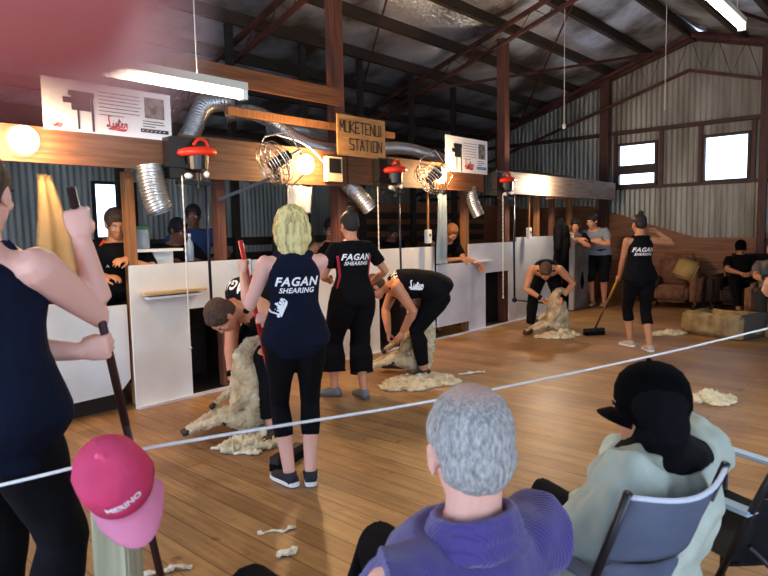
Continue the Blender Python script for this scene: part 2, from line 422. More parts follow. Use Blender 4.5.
panel('white painted board with a black chute hole and a small wooden shelf, beside the gate', slab(BM(), 2.5, 3.76, .0, 1.25, cut=((3.05, 3.62, 0, .82),)), WHITE)
panel('wide white board behind the blonde woman with a low dark chute hole', slab(BM(), 3.775, 5.3, .0, 1.24, cut=((4.5, 4.9, 0, .25),)), WHITE)
panel('white board behind the standing man in the red-edged shirt', slab(BM(), 5.31, 6.78, .0, 1.28, cut=((5.65, 6.2, 0, .82),)), WHITE)
panel('low greyish white board hanging below the opening where a man leans through', slab(BM(), 6.79, 7.6, .17, 1.03, y=5.16), WHITE2)
panel('bluish white board with a tall dark chute hole beyond the leaning man', slab(BM(), 7.6, 8.95, .0, 1.29, cut=((8.04, 8.72, 0, .84),)), WHITE2)
panel('last bluish white board, with a raised top edge, behind the farthest shearer', slab(BM(), 8.96, 10.45, .0, 1.36), WHITE2)
# leaning gate at the left end
bm = BM(); pr = [(.7, .12), (2.40, .15), (2.5, .26), (2.5, .91), (2.3, .91), (2.22, .97), (.7, .98)]
skinrings(bm, [[bm.verts.new((x, y, z)) for x, z in pr] for y in (5.27, 5.3)])
panel('white gate board with clipped lower corner at the far left, hanging above a gap', bm, WHITE)
PEN0 = wood_mat('dark_kick_board', '2C2018', '19120D', .8, axis=0)
struct('trim_6', box(BM(), (.6, 5.34, 0), (2.48, 5.37, .26)), PEN0)
# dark pens behind the chute holes and rails
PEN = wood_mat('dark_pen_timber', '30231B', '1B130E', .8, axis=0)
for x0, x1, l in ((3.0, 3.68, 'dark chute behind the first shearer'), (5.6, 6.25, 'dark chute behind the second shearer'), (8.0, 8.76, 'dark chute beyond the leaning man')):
    bm = BM(); box(bm, (x0, 5.24, 0), (x0+.03, 6.6, .9)); box(bm, (x1-.03, 5.24, 0), (x1, 6.6, .9)); box(bm, (x0, 6.57, 0), (x1, 6.6, .9)); box(bm, (x0, 5.24, .9), (x1, 6.6, .92)); box(bm, (x0+.03, 5.24, .002), (x1-.03, 6.57, .012)); bmesh.ops.transform(bm, matrix=M.Translation((0, 5.24, 0)) @ M.Diagonal((1, .5, 1, 1)) @ M.Translation((0, -5.24, 0)), verts=bm.verts)  # added dark floor puts the shade inside the chute into its colour
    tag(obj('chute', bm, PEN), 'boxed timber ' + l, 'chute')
bm = BM()
struct('trim_3', box(BM(), (.6, 6.9, .0), (10.6, 6.94, 1.0)), PEN)
for x0, x1, z in ((.6, 3.2, 1.12), (3.3, 7.0, 1.35), (3.3, 7.0, 1.15), (7.1, 10.6, 1.3), (7.1, 10.6, 1.5), (7.1, 10.6, 1.7)):
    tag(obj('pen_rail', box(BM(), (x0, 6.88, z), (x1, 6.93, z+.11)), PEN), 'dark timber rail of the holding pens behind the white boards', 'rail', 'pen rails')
for x in (1.2, 3.2, 4.7, 5.9, 7.05, 8.3, 9.5):
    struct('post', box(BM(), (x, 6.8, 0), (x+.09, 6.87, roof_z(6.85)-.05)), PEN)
struct('trim_4', box(BM(), (7.1, 7.4, 0), (12.9, 7.44, 2.0)), LINING)
struct('trim_5', box(BM(), (2.5, 5.14, -.001), (10.4, 5.19, .02)), WHITE2)

# wooden shelf on the first board
t = thing('wall_shelf', (2.88, 5.185, 1.0), 'small pale wooden shelf on the first white board', 'shelf')
obj('shelf_board', box(BM(), (-.3, -.1, -.012), (.3, .0, .012)), mat('pale_pine', 'D9BF92', .6, col2='B99664', scale=9, stretch=(1,12,12)), t)
obj('shelf_edge', box(BM(), (-.26, -.085, -.05), (.26, -.0, -.03)), WPLA, t)
t = thing('wall_shelf', (7.88, 5.185, 1.03), 'small white shelf on the board beyond the leaning man', 'shelf')
obj('shelf_board', box(BM(), (-.26, -.1, -.012), (.24, .0, .012)), WPLA, t)
t = thing('drinks_shelf', (2.86, 5.36, 1.37), 'small white shelf carrying drink bottles behind the first board', 'shelf')
obj('shelf_board', box(BM(), (-.28, -.1, -.012), (.2, .12, .012)), WPLA, t)
obj('bracket', box(BM(), (-.05, -.02, -.13), (.14, .02, -.012)), WPLA, t)

def bottle(loc, label, m, cap, h=.24, r=.036, jug=False):
    t = thing('drink_bottle', loc, label, 'bottle', 'drink bottles on the small shelf')
    bm = BM(); pr = [(r*.9, 0), (r, .015), (r, h*.62), (r*.85, h*.74), (r*.4, h*.88), (r*.38, h)] if not jug else [(r*.9,0),(r,.01),(r,h*.8),(r*.8,h*.9)]
    skinrings(bm, [ring(bm, V((0,0,z)), V((1,0,0)), V((0,1,0)), q, q, 14) for q, z in pr]); obj('bottle_body', bm, m, t, True)
    bm = BM(); z = pr[-1][1]; q = pr[-1][0]*1.08; skinrings(bm, [ring(bm, V((0,0,zz)), V((1,0,0)), V((0,1,0)), q, q, 14) for zz in (z-.004, z+.024)]); obj('bottle_cap', bm, cap, t, True)
CLEARB = mat('cloudy_plastic', 'BFD2DE', .25, trans=.5)
bottle((2.72, 5.36, 1.383), 'cloudy jug with a green lid on the small shelf', CLEARB, mat('green_lid', '3E8C4A', .4), .2, .06, True)
tt = thing('drinks_crate', (3.22, 5.4, 1.25), 'small dark box behind the first board, under the clear bottle', 'box')
bm = BM(); box(bm, (-.12, -.08, -.4), (.16, .1, 0)); obj('box_body', bm, PEN, tt)
bm = BM(); box(bm, (-.125, -.085, -.03), (.165, -.08, -.0)); obj('box_edge', bm, BLACKP, tt)
bottle((3.2, 5.38, 1.25), 'clear water bottle with a white cap beside the green-lidded jug', CLEARB, WPLA)

# posters on the beam
PAPER = mat('poster_paper', 'EDEFF3', .45); INK = mat('printed_grey', '4A4B50', .6); REDI = mat('printed_red', 'C8282E', .5); BLK = mat('printed_black', '15151A', .5)
def text_lines(bm, x0, x1, z, n, dz, y, h=.006, rag=.9):
    for i in range(n):
        e = x1 if i < n-1 else x0+(x1-x0)*.6
        e -= (1-rag)*(x1-x0)*random.random()
        bm.faces.new([bm.verts.new(p) for p in ((x0, y, z-i*dz), (e, y, z-i*dz), (e, y, z-i*dz+h), (x0, y, z-i*dz+h))])
def poster(x0, x1, z0, z1, y, label, big):
    t = thing('poster', (x0, y, z0), label, 'poster'); w, h = x1-x0, z1-z0
    obj('sheet', box(BM(), (0, 0, 0), (w, .006, h)), PAPER, t)
    bm = BM(); text_lines(bm, w*.4, w*.74, h*.84, 7, h*.075, -.002); obj('printed_text', bm, INK, t)
    # pictured shearing machine: a dark motor head on a down rod
    bm = BM(); box(bm, (w*.2, -.003, h*.42), (w*.34, -.001, h*.72)); box(bm, (w*.14, -.003, h*.55), (w*.22, -.001, h*.66)); box(bm, (w*.24, -.003, .02), (w*.255, -.001, h*.42))
    box(bm, (w*.345, -.003, .01), (w*.362, -.001, h*.75)); box(bm, (w*.18, -.003, h*.7), (w*.37, -.001, h*.8)); obj('printed_machine', bm, BLK, t)
    bm = BM(); box(bm, (w*.77, -.003, h*.44), (w*.94, -.001, h*.88)); obj('printed_photo', bm, mat('printed_photo_ink', '2B2D2E', .6, col2='8D8B84', scale=18), t)
    me = lister_mesh(h*.27, h*.03)
    for v in me.vertices: v.co = V((w*.54+v.co.x, -.004, h*.24+v.co.y))
    mobj('printed_logo', me, REDI, t)
    if big:
        me = lister_mesh(h*.13, h*.012)
        for v in me.vertices: v.co = V((w*.09+v.co.x, -.004, h*.12+v.co.y))
        mobj('printed_logo', me, REDI, t)
    bm = BM(); box(bm, (w*.73, -.003, h*.13), (w*.97, -.001, h*.21)); obj('printed_banner', bm, BLK if big else mat('printed_blue', '5B7FB8', .5), t)
    me = brush_mesh([[(w*.74+w*.22*i/6, h*.155), (w*.755+w*.22*i/6, h*.185)] for i in range(6)], h*.012)
    for v in me.vertices: v.co = V((v.co.x, -.005, v.co.y))
    mobj('banner_lettering', me, PAPER, t)
    bm = BM(); text_lines(bm, w*.75, w*.94, h*.36, 3, h*.055, -.002, .008); obj('printed_text', bm, INK, t)
poster(1.81, 2.83, 2.3, 2.68, 4.96, 'white poster with red script above the left beam, under the tube light', True)
poster(6.74, 7.74, 2.275, 2.745, 4.955, 'smaller white poster with red script beside the second duct, right of the wooden sign', False)

# wooden station sign
t = thing('station_sign', (5.14, 4.93, 2.33), 'hand lettered brown wooden station sign on the post', 'sign')
obj('sign_board', box(BM(), (-.38, 0, 0), (.385, .018, .44)), mat('sign_plywood', 'B98A52', .6, col2='9C7040', scale=4, stretch=(1,1,5)), t)
SIGNP = mat('sign_brown_paint', '2B1A12', .6)
L5 = {'M': [[(0,0),(0,1),(.5,.35),(1,1),(1,0)]], 'U': [[(0,1),(0,.0),(1,.0),(1,1)]], 'K': [[(0,0),(0,1)],[(1,1),(0,.45),(1,0)]], 'E': [[(1,1),(0,1),(0,0),(1,0)],[(0,.5),(.8,.5)]],
      'T': [[(0,1),(1,1)],[(.5,1),(.5,0)]], 'N': [[(0,0),(0,1),(1,0),(1,1)]], 'I': [[(.5,0),(.5,1)]], 'J': [[(0,1),(1,1)],[(.5,1),(.5,0)],[(0,0),(1,0)]],
      'S': [[(1,.95),(0,1),(0,.55),(1,.45),(1,0),(0,.05)]], 'A': [[(0,0),(.5,1),(1,0)],[(.2,.4),(.8,.4)]], 'O': [[(0,0),(0,1),(1,1),(1,0),(0,0)]]}
def letter_row(s, x, z, w, h, gap, y, th=.012):
    bm = BM()
    for i, c in enumerate(s):
        ww = w*(.45 if c == 'I' else 1)
        for st in L5[c]:
            for p, q in zip(st, st[1:]):
                a = V((x+p[0]*ww, y, z+p[1]*h)); b = V((x+q[0]*ww, y, z+q[1]*h)); d = (b-a).normalized()*th*.3
                bar(bm, a-d, b+d, th*1, .004, (0,1,0)) if False else bar(bm, a-d, b+d, .004, th, (0,1,0))
        x += ww+gap
    return bm
obj('lettering', letter_row('MUKETENUI', -.345, .255, .062, .12, .018, -.002), SIGNP, t)
obj('lettering', letter_row('STATION', -.2, .07, .062, .12, .02, -.002), SIGNP, t)

# flexible ducts
def duct(pts, r, label, k=8, name='flexible_duct', m=None, parent=None, wl=.028):
    P = catmull(pts, k); L = [0]
    for a, b in zip(P, P[1:]): L.append(L[-1]+(b-a).length)
    n = int(L[-1]/(wl/4)); Q = []; R_ = []
    j = 0
    for i in range(n+1):
        s = L[-1]*i/n
        while j < len(L)-2 and L[j+1] < s: j += 1
        u = (s-L[j])/max(L[j+1]-L[j], 1e-6); Q.append(P[j].lerp(P[j+1], u)); R_.append(r*(1+.09*math.sin(2*PI*s/wl)))
    bm = BM(); tube(bm, Q, R_, 18, cap=False)
    bm2 = bm; rr = bm2
    o = obj(name, bm, m or DUCT, parent, True)
    if parent is None: tag(o, label, 'duct')
    return o
duct([(3.16, 5.28, 2.38), (3.24, 5.28, 2.5), (3.38, 5.3, 2.72), (3.62, 5.3, 2.79), (3.6, 5.7, 2.82)], .085, 'short silver duct bending down behind the first motor')
duct([(3.74, 5.5, 2.70), (3.95, 5.38, 2.74), (4.2, 5.3, 2.66), (4.45, 5.26, 2.5), (4.9, 5.25, 2.43), (5.6, 5.26, 2.49), (6.3, 5.3, 2.56), (7.0, 5.3, 2.5), (7.3, 5.4, 2.47)], .075, 'long silver duct sagging behind the wooden sign')
duct([(4.3, 5.5, 2.62), (4.7, 5.5, 2.66), (5.08, 5.55, 2.64), (5.5, 5.5, 2.62)], .07, 'upper silver duct lying beside the long one, ending behind the wooden sign')
duct([(2.62, 4.98, 2.08), (2.625, 4.96, 1.95), (2.64, 4.93, 1.8), (2.66, 4.9, 1.70)], .105, 'hanging ribbed silver duct end left of the first motor', m=GALV)
duct([(5.05, 5.16, 2.1), (5.1, 5.08, 2.0), (5.18, 5.0, 1.88), (5.27, 4.95, 1.75)], .09, 'hanging silver duct end left of the second motor', m=GALV)
duct([(7.42, 5.05, 2.08), (7.43, 5.02, 1.95), (7.47, 5.0, 1.82), (7.52, 4.96, 1.69)], .085, 'hanging silver duct end left of the farthest motor', m=GALV)

# shearing motors, down rods and pull cords
def motor(x, label, cord_x, rod_bot, elbow=None):
    t = thing('shearing_motor', (x, 4.86, 2.2), label, 'motor', 'overhead shearing motors')
    bm = BM(); pr = [(-.02, .1), (.0, .118), (.03, .112), (.055, .07), (.06, .0)]
    rings = []
    for z, q in pr[:-1]:
        rings.append([bm.verts.new((q*1.6*math.cos(a), q*math.sin(a), z + .04*math.cos(a)*(.3))) for a in [2*PI*i/20 for i in range(20)]])
    skinrings(bm, rings); obj('red_cover', bm, REDP, t, True)
    bm = BM(); tube(bm, catmull([(-.03,0,.07),(.02,0,.12),(.09,0,.11),(.13,0,.02)], 4), .014, 8); obj('cover_handle', bm, REDP, t, True)
    bm = BM(); skinrings(bm, [ring(bm, V((0,0,z)), V((1,0,0)), V((0,1,0)), q, q, 18) for z, q in ((-.16,.06),(-.14,.09),(-.02,.1))]); box(bm, (-.26, .0, -.22), (-.12, .1, .12)); box(bm, (-.2,.05,.02), (.16,.1,.14)); box(bm, (-.3, -.02, -.13), (-.08, .06, -.1)); box(bm, (-.03,.04,-.06), (.03,.12,.02)); obj('motor_body', bm, BLACKP, t, False)
    obj('drive_knob', ball(BM(), (-.12, -.05, -.2), (.038, .028, .026)), WPLA, t, True); obj('drive_knob', ball(BM(), (.05, -.06, -.18), (.024, .024, .03)), WPLA, t, True)
    bm = BM(); box(bm, (-.2, -.02, -.27), (.16, .03, -.235)); tube(bm, [(-.0,0,-.14),(-.0,0,-.3)], .025, 10); obj('drive_bracket', bm, BLACKP, t)
    bm = BM()
    if elbow: tube(bm, [(.2, 0, -.2), (.23, .0, rod_bot-2.2), elbow], .017, 10); ball(bm, (.23, 0, rod_bot-2.2), .04); ball(bm, elbow, .03)
    else: tube(bm, [(.07, 0, -.26), (.06, -.03, rod_bot-2.2)], .013, 10); ball(bm, (.06, -.03, rod_bot-2.2), .03)
    obj('down_rod', bm, mat('rod_blue_black', '23283A', .35, metal=.5), t, True)
    bm = BM(); n = int((2.0-cord_x[1])/.03)
    P = [(cord_x[0]-x, -.05, -.2-i*.03) for i in range(n)]
    tube(bm, P, [.009 if i % 2 else .005 for i in range(n)], 6); ball(bm, P[-1], .016, 8, 6); obj('pull_cord', bm, CHAIN_M, t, True)
motor(3.0, 'red-topped shearing motor on the left beam, nearest the camera', (2.82, .5), .9)
motor(5.6, 'red-topped shearing motor right of the wooden sign', (5.25, 1.1), .6)
motor(8.1, 'red-topped shearing motor at the near end of the pale beam', (7.92, .45), .42, (.95, -.35, -1.9))

# wire cage fans
CHROME = mat('chrome_wire', 'D8CFC0', .25, metal=.95)
def fan(loc, n, up, label, s=1.0):
    t = thing('cage_fan', loc, label, 'fan', 'wire cage fans on the beam')
    n = V(n).normalized(); a, b = frame(n, up)
    R = .2*s
    def circ(bm, c, r, th): tube(bm, [c + a*(r*math.cos(2*PI*i/28)) + b*(r*math.sin(2*PI*i/28)) for i in range(29)], th, 6)
    bm = BM()
    for off, rs in ((.07, (.35, .6, .8, 1)), (-.07, (.4, .7, 1)), (0, (1.03,))):
        for q in rs: circ(bm, n*off*(1.25-q*.5), R*q, .005 if q < 1.02 else .008)
    for i in range(16):
        th = 2*PI*i/16; d = a*math.cos(th)+b*math.sin(th)
        tube(bm, [n*.075+d*R*.2, n*.06+d*R*.7, n*.0+d*R*1.02, -n*.06+d*R*.7, -n*.075+d*R*.3], .0035, 5)
    obj('cage', bm, CHROME, t, True)
    bm = BM()
    for i in range(3):
        th = 2*PI*i/3; P = []
        for u in (0, .35, .7, 1):
            d = a*math.cos(th+u*.3)+b*math.sin(th+u*.3); e = a*math.cos(th+.9)+b*math.sin(th+.9)
            P.append((d*R*(.15+.72*u) + n*.02, e*R*(.25+.35*math.sin(PI*u*.8)) + d*R*(.1+.6*u) - n*.02))
        for p, q in zip(P, P[1:]): bm.faces.new([bm.verts.new(v) for v in (p[0], q[0], q[1], p[1])])
    bmesh.ops.solidify(bm, geom=bm.faces[:], thickness=.004); obj('blade', bm, mat('dark_blade', '26221F', .4), t)
    bm = BM(); tube(bm, [n*.05, -n*.17], [.045*s, .06*s], 14); obj('fan_motor', bm, BLACKP, t, True)
    bm = BM(); w = a*R*1.1; tube(bm, [w, w*1.15-n*.05, w*.9-n*.3, -w*.9-n*.3, -w*1.15-n*.05, -w], .008, 6); tube(bm, [-n*.17, -n*.32], .012, 6); obj('bracket', bm, CHROME, t, True)
fan((3.68, 4.66, 2.14), (-.85, .15, -.45), (.5,0,1), 'tilted wire cage fan in front of the beam left of the wooden sign', 1.0)
fan((5.98, 4.62, 2.12), (-.7, .1, -.6), (.5,0,1), 'tilted wire cage fan beside the smaller poster', 1.0)

# flood lights clipped in front of the beams
BULB = mat('glowing_bulb', 'FFFFFF', .3, emit='FFD49A', estr=60)
for x, l in ((1.66, 'glaring flood light at the left end of the first beam'), (4.3, 'glaring flood light right of the first cage fan'), (6.6, 'glaring flood light beside the second cage fan'), (9.38, 'glaring flood light on the pale far beam')):
    t = thing('flood_light', (x, 4.95, 2.2), l, 'lamp', 'flood lights on the beams')
    bm = BM(); ball(bm, (0, -.02, 0), (.1, .05, .1), 18, 12); obj('bulb', bm, BULB, t, True)
    bm = BM(); tube(bm, [(0, .0, 0), (0, .015, 0), (0, .022, 0)], [.04, .05, .06], 14); obj('lamp_holder', bm, WPLA, t, True)

# fluorescent tube fittings on wires
TUBE = mat('glowing_tube', 'FFFFFF', .3, emit='FFF6DC', estr=14)
def fitting(x0, x1, y, z, label, wires, col=None):
    t = thing('fluorescent_light', ((x0+x1)/2, y, z), label, 'light', 'hanging fluorescent lights'); L = (x1-x0)/2
    bm = BM(); box(bm, (-L, -.033, .012), (L, .033, .06)); obj('housing', bm, mat('fitting_cream', 'CFC8B4', .5), t)
    bm = BM()
    tube(bm, [(-L+.03, 0, -.018), (L-.03, 0, -.018)], .026, 14)
    obj('tube', bm, TUBE, t, True)
    for e in (-L+.02, L-.02): obj('end_socket', box(BM(), (e-.018, -.03, -.045), (e+.018, .03, .015)), WPLA, t)
    for wx in wires:
        bm = BM(); tube(bm, [(wx, 0, .07), (wx, 0, roof_z(y)-z-.05)], .004, 6); obj('hanging_wire', bm, CHAIN_M, t)
fitting(1.38, 2.47, 3.4, 2.40, 'glowing fluorescent fitting hanging left above the first poster', (.2,-.4))
fitting(4.9, 6.3, 1.42, 3.22, 'glowing fluorescent fitting in the top right corner of the roof', (-.4,.5))
bm = BM(); tube(bm, [(9.0, 4.4, roof_z(4.4)-.1), (9.0, 4.4, 3.05)], .006, 6); ball(bm, (9.0, 4.4, 3.03), (.03,.03,.04))
tag(obj('roof_cord', bm, CHAIN_M), 'thin white cord hanging from the roof right of the tall post', 'cord')
bm = BM(); tube(bm, [(10.4, 3.4, roof_z(3.4)-.1), (10.4, 3.4, 3.3)], .006, 6)
tag(obj('roof_cord', bm, CHAIN_M), 'thin cord hanging from the roof beside the far wall frame', 'cord')

# towels hung on the stand
def towel(x0, x1, z0, z1, y, m, label, name='towel', n=16, amp=.03, spread=0):
    bm = BM(); rings = []; nz = 14; g = []
    for j in range(nz+1):
        t = j/nz; z = z1+(z0-z1)*t; row = []
        for i in range(n+1):
            u = i/n; w = (x1-x0)*(.35+.65*min(1, t*1.6)) if spread else (x1-x0)
            cx_ = (x0+x1)/2+spread*t*.1
            row.append(bm.verts.new((cx_+(u-.5)*w, y + amp*math.sin(u*13+t*1.5)*(.3+t) + amp*.6*noise.noise(V((u*4, t*3, x0))), z+.02*noise.noise(V((u*3,t,y))))))
        g.append(row)
    for j in range(nz):
        for i in range(n): bm.faces.new((g[j][i], g[j][i+1], g[j+1][i+1], g[j+1][i]))
    bmesh.ops.solidify(bm, geom=bm.faces[:], thickness=.008)
    return tag(obj(name, bm, m, None, True), label, 'towel')
towel(1.66, 1.95, 1.1, 1.97, 5.0, mat('yellow_towel', 'CDAE7C', .95, bump=.6, bscale=90), 'pale mustard towel hanging behind the man with the broom', spread=1)
towel(4.05, 4.38, 1.7, 1.98, 4.93, mat('pale_towel', 'F0EEE6', .95, bump=.6, bscale=90), 'white towel hanging in the flood light above the blonde woman', spread=0, amp=.03)
towel(6.66, 6.86, 1.05, 1.98, 5.03, mat('blue_grey_towel', 'B9CBD6', .95, bump=.6, bscale=90, col2='8CA6BC', scale=4, stretch=(4,4,.6)), 'pale blue striped towel hanging beside the leaning man', amp=.03)
# switch boxes on conduits, radio on the beam
for (x, l) in ((6.53, 'small white switch box below the second fan'), (9.2, 'small white switch box below the pale far beam')):
    t = thing('switch_box', (x, 5.1, 1.42), l, 'switch box', 'switch boxes on conduits')
    bm = BM(); box(bm, (-.045, -.03, -.09), (.045, .03, .09)); bmesh.ops.bevel(bm, geom=bm.edges[:], offset=.006, segments=2, affect='EDGES'); obj('box_body', bm, WPLA, t)
    obj('switch', box(BM(), (-.012, -.04, -.0), (.012, -.03, .035)), BLACKP, t)
    obj('conduit', tube(BM(), [(0, 0, .09), (0, 0, .6)], .016, 8), RAW, t)
t = thing('radio_box', (4.68, 4.93, 2.16), 'small beige box with a dark window on the beam left of the sign', 'box')
obj('box_body', box(BM(), (-.11, -.03, -.12), (.11, .03, .14)), mat('beige_enamel', 'CDB993', .5), t)
obj('dark_window', box(BM(), (-.085, -.036, -.03), (.085, -.03, .12)), BLACKP, t)
obj('cable_loop', tube(BM(), catmull([(-.11,0,.05),(-.3,-.05,.16),(-.5,-.05,.25),(-.75,0,.3)], 5), .008, 6), WPLA, t)
t = thing('wall_bracket_strut', (3.3, 4.96, 1.9), 'dark diagonal strut behind the first cage fan', 'strut')
obj('strut', bar(BM(), (0, .05, -.08), (.42, -.2, .12), .03, .02), BLACKP, t)
# grey sheep race beyond the last board
RACEM = mat('grey_race_sheet', '8F8D88', .55, col2='6A6862', scale=3, metal=.2)
t = thing('sheep_race', (10.6, 5.0, 0), 'grey sheet-sided race where two men lean, at the far end of the boards', 'pen')
obj('side_sheet', box(BM(), (.0, -.02, .02), (.62, .02, 1.32)), RACEM, t); obj('pale_edge', box(BM(), (-.06, -.04, .02), (.0, .04, 1.36)), mat('race_edge', 'C9C2B6', .5), t)
obj('top_rail', box(BM(), (-.05, -.05, 1.32), (.66, .05, 1.38)), GREYP, t)
bm = BM()
bar(bm, (9.6, 5.02, 2.0), (11.6, 5.02, 2.05), .03, .03); tag(obj('hanging_rod', bm, RAW), 'thin timber rod slung under the pale far beam', 'rod')
bm = BM(); limb(bm, [(V((0,0,-.05)), .07), (V((0,0,-.16)), .13), (V((.02,0,-.45)), .14), (V((.0,0,-.72)), .12)]); limb(bm, [(V((-.1,-.02,-.12)), .06), (V((-.16,-.04,-.5)), .05)])
me = solid(bm, .015, 2, fold(.03, 7), 'jacket'); o = mobj('hanging_jacket', me, mat('black_jacket_cloth', '0A0A0E', .9, spec=.15), None); o.location = (10.12, 5.0, 1.66); tag(o, 'black jacket hanging at the end of the boards beyond the farthest shearer', 'jacket')

# ================================================================== furniture at the far wall
def soft_box(bm, lo, hi, rnd=.06):
    b2 = BM(); box(b2, lo, hi); bmesh.ops.bevel(b2, geom=b2.edges[:], offset=rnd, segments=3, affect='EDGES')
    me = bpy.data.meshes.new('s'); b2.to_mesh(me); b2.free(); bm.from_mesh(me); bpy.data.meshes.remove(me)
def armchair(loc, rz, m, label, w=.8, cushion=None, grp=None):
    t = thing('armchair', loc, label, 'armchair', grp, rz=rz)       # faces local -y
    bm = BM(); soft_box(bm, (-w/2+.12, -.42, .12), (w/2-.12, .3, .42)); obj('seat', bm, m, t, True)
    bm = BM(); soft_box(bm, (-w/2+.05, .2, .12), (w/2-.05, .42, .98), .09); obj('backrest', bm, m, t, True)
    for s in (-1, 1):
        bm = BM(); soft_box(bm, (s*w/2-.09, -.45, .08), (s*w/2+.09, .35, .62), .07); obj('armrest', bm, m, t, True)
        for yy in (-.36, .3):
            bm = BM(); tube(bm, [(s*(w/2-.02), yy, 0), (s*(w/2-.02), yy, .1)], [.02, .03], 10); obj('leg', bm, PEN, t)
    if cushion:
        bm = BM(); soft_box(bm, (-.19, -.05, -.17), (.19, .05, .2), .045)
        mm = M.Translation((.16, .06, .68)) @ M.Rotation(-.25, 4, 'X') @ M.Rotation(.35, 4, 'Y'); bmesh.ops.transform(bm, matrix=mm, verts=bm.verts)
        o = tag(obj('cushion', bm, cushion, None, True), 'yellow cushion standing on the brown armchair', 'cushion'); o.location = loc; o.rotation_euler = (0,0,rz)
BRN = mat('brown_upholstery', '80563F', .9, col2='5E3E2E', scale=12, bump=.3, bscale=60); DKB = mat('dark_upholstery', '2A1E1B', .9, bump=.3, bscale=60); TAN = mat('tan_upholstery', '8E6448', .9, col2='6C4A36', scale=10)
armchair((12.15, 3.72, 0), -PI/2+.1, BRN, 'brown armchair with a yellow cushion behind the woman with the broom', cushion=mat('yellow_cushion', 'B0935A', .9, bump=.3, bscale=60))
t = thing('dark_block', (12.2, 3.17, 0), 'low dark upholstered stool between the armchairs', 'block')  # low dark block set on the dark area between the chairs
bm = BM(); soft_box(bm, (-.2, -.1, .06), (.2, .1, .42)); obj('block_body', bm, DKB, t, True)
for q in (-1, 1):
    for p in (-1, 1): obj('leg', tube(BM(), [(q*.15, p*.07, 0), (q*.15, p*.07, .1)], .015, 8), PEN, t)
armchair((12.3, 2.62, 0), -PI/2, DKB, 'dark armchair in which a man in a cap lounges', w=.84)
armchair((10.78, 1.72, 0), -PI/2, TAN, 'tan armchair at the right edge of the frame')
# cut-open wool bale on the floor
BALE = mat('bale_jute', 'A98F62', .95, col2='7E6642', scale=7, bump=.8, bscale=40)
t = thing('wool_bin', (9.34, 2.2, 0), 'low jute-sided wool bin on the floor at the right', 'bin')
RZ = -.35
mm = M.Rotation(RZ, 4, 'Z')
def sag_box(lo, hi, seed):
    bm = BM(); soft_box(bm, lo, hi, .03); bmesh.ops.subdivide_edges(bm, edges=[e for e in bm.edges if e.calc_length() > .12], cuts=4, use_grid_fill=True)
    for v in bm.verts: v.co += V((noise.noise(v.co*5+V((seed,0,0))), noise.noise(v.co*5+V((0,seed,3))), .8*noise.noise(v.co*4+V((seed,seed,0)))))*.03
    bmesh.ops.transform(bm, matrix=mm, verts=bm.verts); return bm
obj('side', sag_box((-.32, -.42, .0), (-.25, .42, .33), 1), BALE, t, True); obj('side', sag_box((.25, -.42, .0), (.32, .42, .31), 2), BALE, t, True)
obj('side', sag_box((-.3, -.40, .0), (.3, -.33, .33), 3), mat('bale_grey_end', '57524B', .9), t, True); obj('side', sag_box((-.3, .38, .0), (.3, .46, .31), 4), BALE, t, True)
obj('bin_floor', sag_box((-.28, -.4, .02), (.28, .4, .12), 5), BALE, t, True)

# ================================================================== wool on the floor
FLEECE = mat('fleece', 'D8CBA8', 1, col2='9A8860', scale=14, bump=.9, bscale=45, sheen=.3, lo=.45, hi=.75)
FLEECE2 = mat('fleece_pale', 'EDE6D2', 1, col2='C2B494', scale=18, bump=.8, bscale=60, lo=.45, hi=.75)
def fleece(loc, rx, ry, h, label, seed=0, parent=None, m=None, voxel=.012, n=26, name='wool_pile', rz=0):
    rnd = random.Random(seed); bm = BM()
    for i in range(n):
        a, d = rnd.random()*2*PI, math.sqrt(rnd.random())
        q = .5+.5*rnd.random(); hh = h*(1-d*.75)*q
        p = V((math.cos(a)*d*rx*.85, math.sin(a)*d*ry*.85, hh*.45)); p.rotate(M.Rotation(rz, 3, 'Z'))
        s = .28+.25*rnd.random(); ball(bm, p, (rx*s, ry*s, max(hh*.6, .012)), 10, 6)
    me = solid(bm, voxel, 1, disp=lambda p, nn: (woolly(min(.03, h*.3), 34)(p+V(loc), nn)) if p.z > .004 else 0)
    for v in me.vertices:
        if v.co.z < .002: v.co.z = .002
    o = mobj(name, me, m or FLEECE, parent)
    if parent is None: o.location = loc; tag(o, label, 'wool', 'wool on the boards')
    return o
fleece((5.78, 1.45, 0), .17, .15, .09, 'creamy tuft of wool on the boards right of the black cap', 3, n=30, voxel=.01)
fleece((9.0, 2.83, 0), .28, .1, .07, 'small flat wool pile in front of the jute bin', 5, rz=-.7)
fleece((2.56, 3.62, 0), .21, .13, .12, 'shorn fleece heap under the first sheep', 8, n=44, voxel=.01, rz=-.6)
fleece((4.72, 3.82, 0), .36, .26, .09, 'wide fleece spread beneath the second sheep', 9, n=60, rz=-.6)
fleece((7.95, 3.95, 0), .32, .14, .1, 'shorn fleece heap under the farthest sheep', 10, n=34, rz=-.7)
def scrap(loc, pts, r, label, seed):
    bm = BM(); P = catmull(pts, 5); tube(bm, P, [r*(.4+.8*abs(noise.noise(V((i*.7, seed, 0))))*1.6) for i in range(len(P))], 8)
    for v in bm.verts: v.co.z = max(v.co.z*.6+.003, .001)
    me = solid(bm, .004, 1, disp=woolly(.004, 90)); o = mobj('wool_scrap', me, FLEECE2); o.location = loc; tag(o, label, 'wool', 'wool on the boards')
scrap((1.86, 2.42, 0), [(-.05,.09,.005),(-.06,.07,.005),(.0,.05,.004),(.03,.0,.004),(.06,-.0,.01),(.09,-.01,.008),(.07,.02,.005)], .014, 'thin white wool strand on the boards below the blonde woman', 1)
scrap((1.76, 2.24, 0), [(-.03,.03,.01),(.02,.0,.015),(.05,.0,.02),(.02,-.03,.01),(-.02,.0,.015),(-.05,-.0,.01)], .02, 'small white wool knot on the boards in front of the black knee', 2)
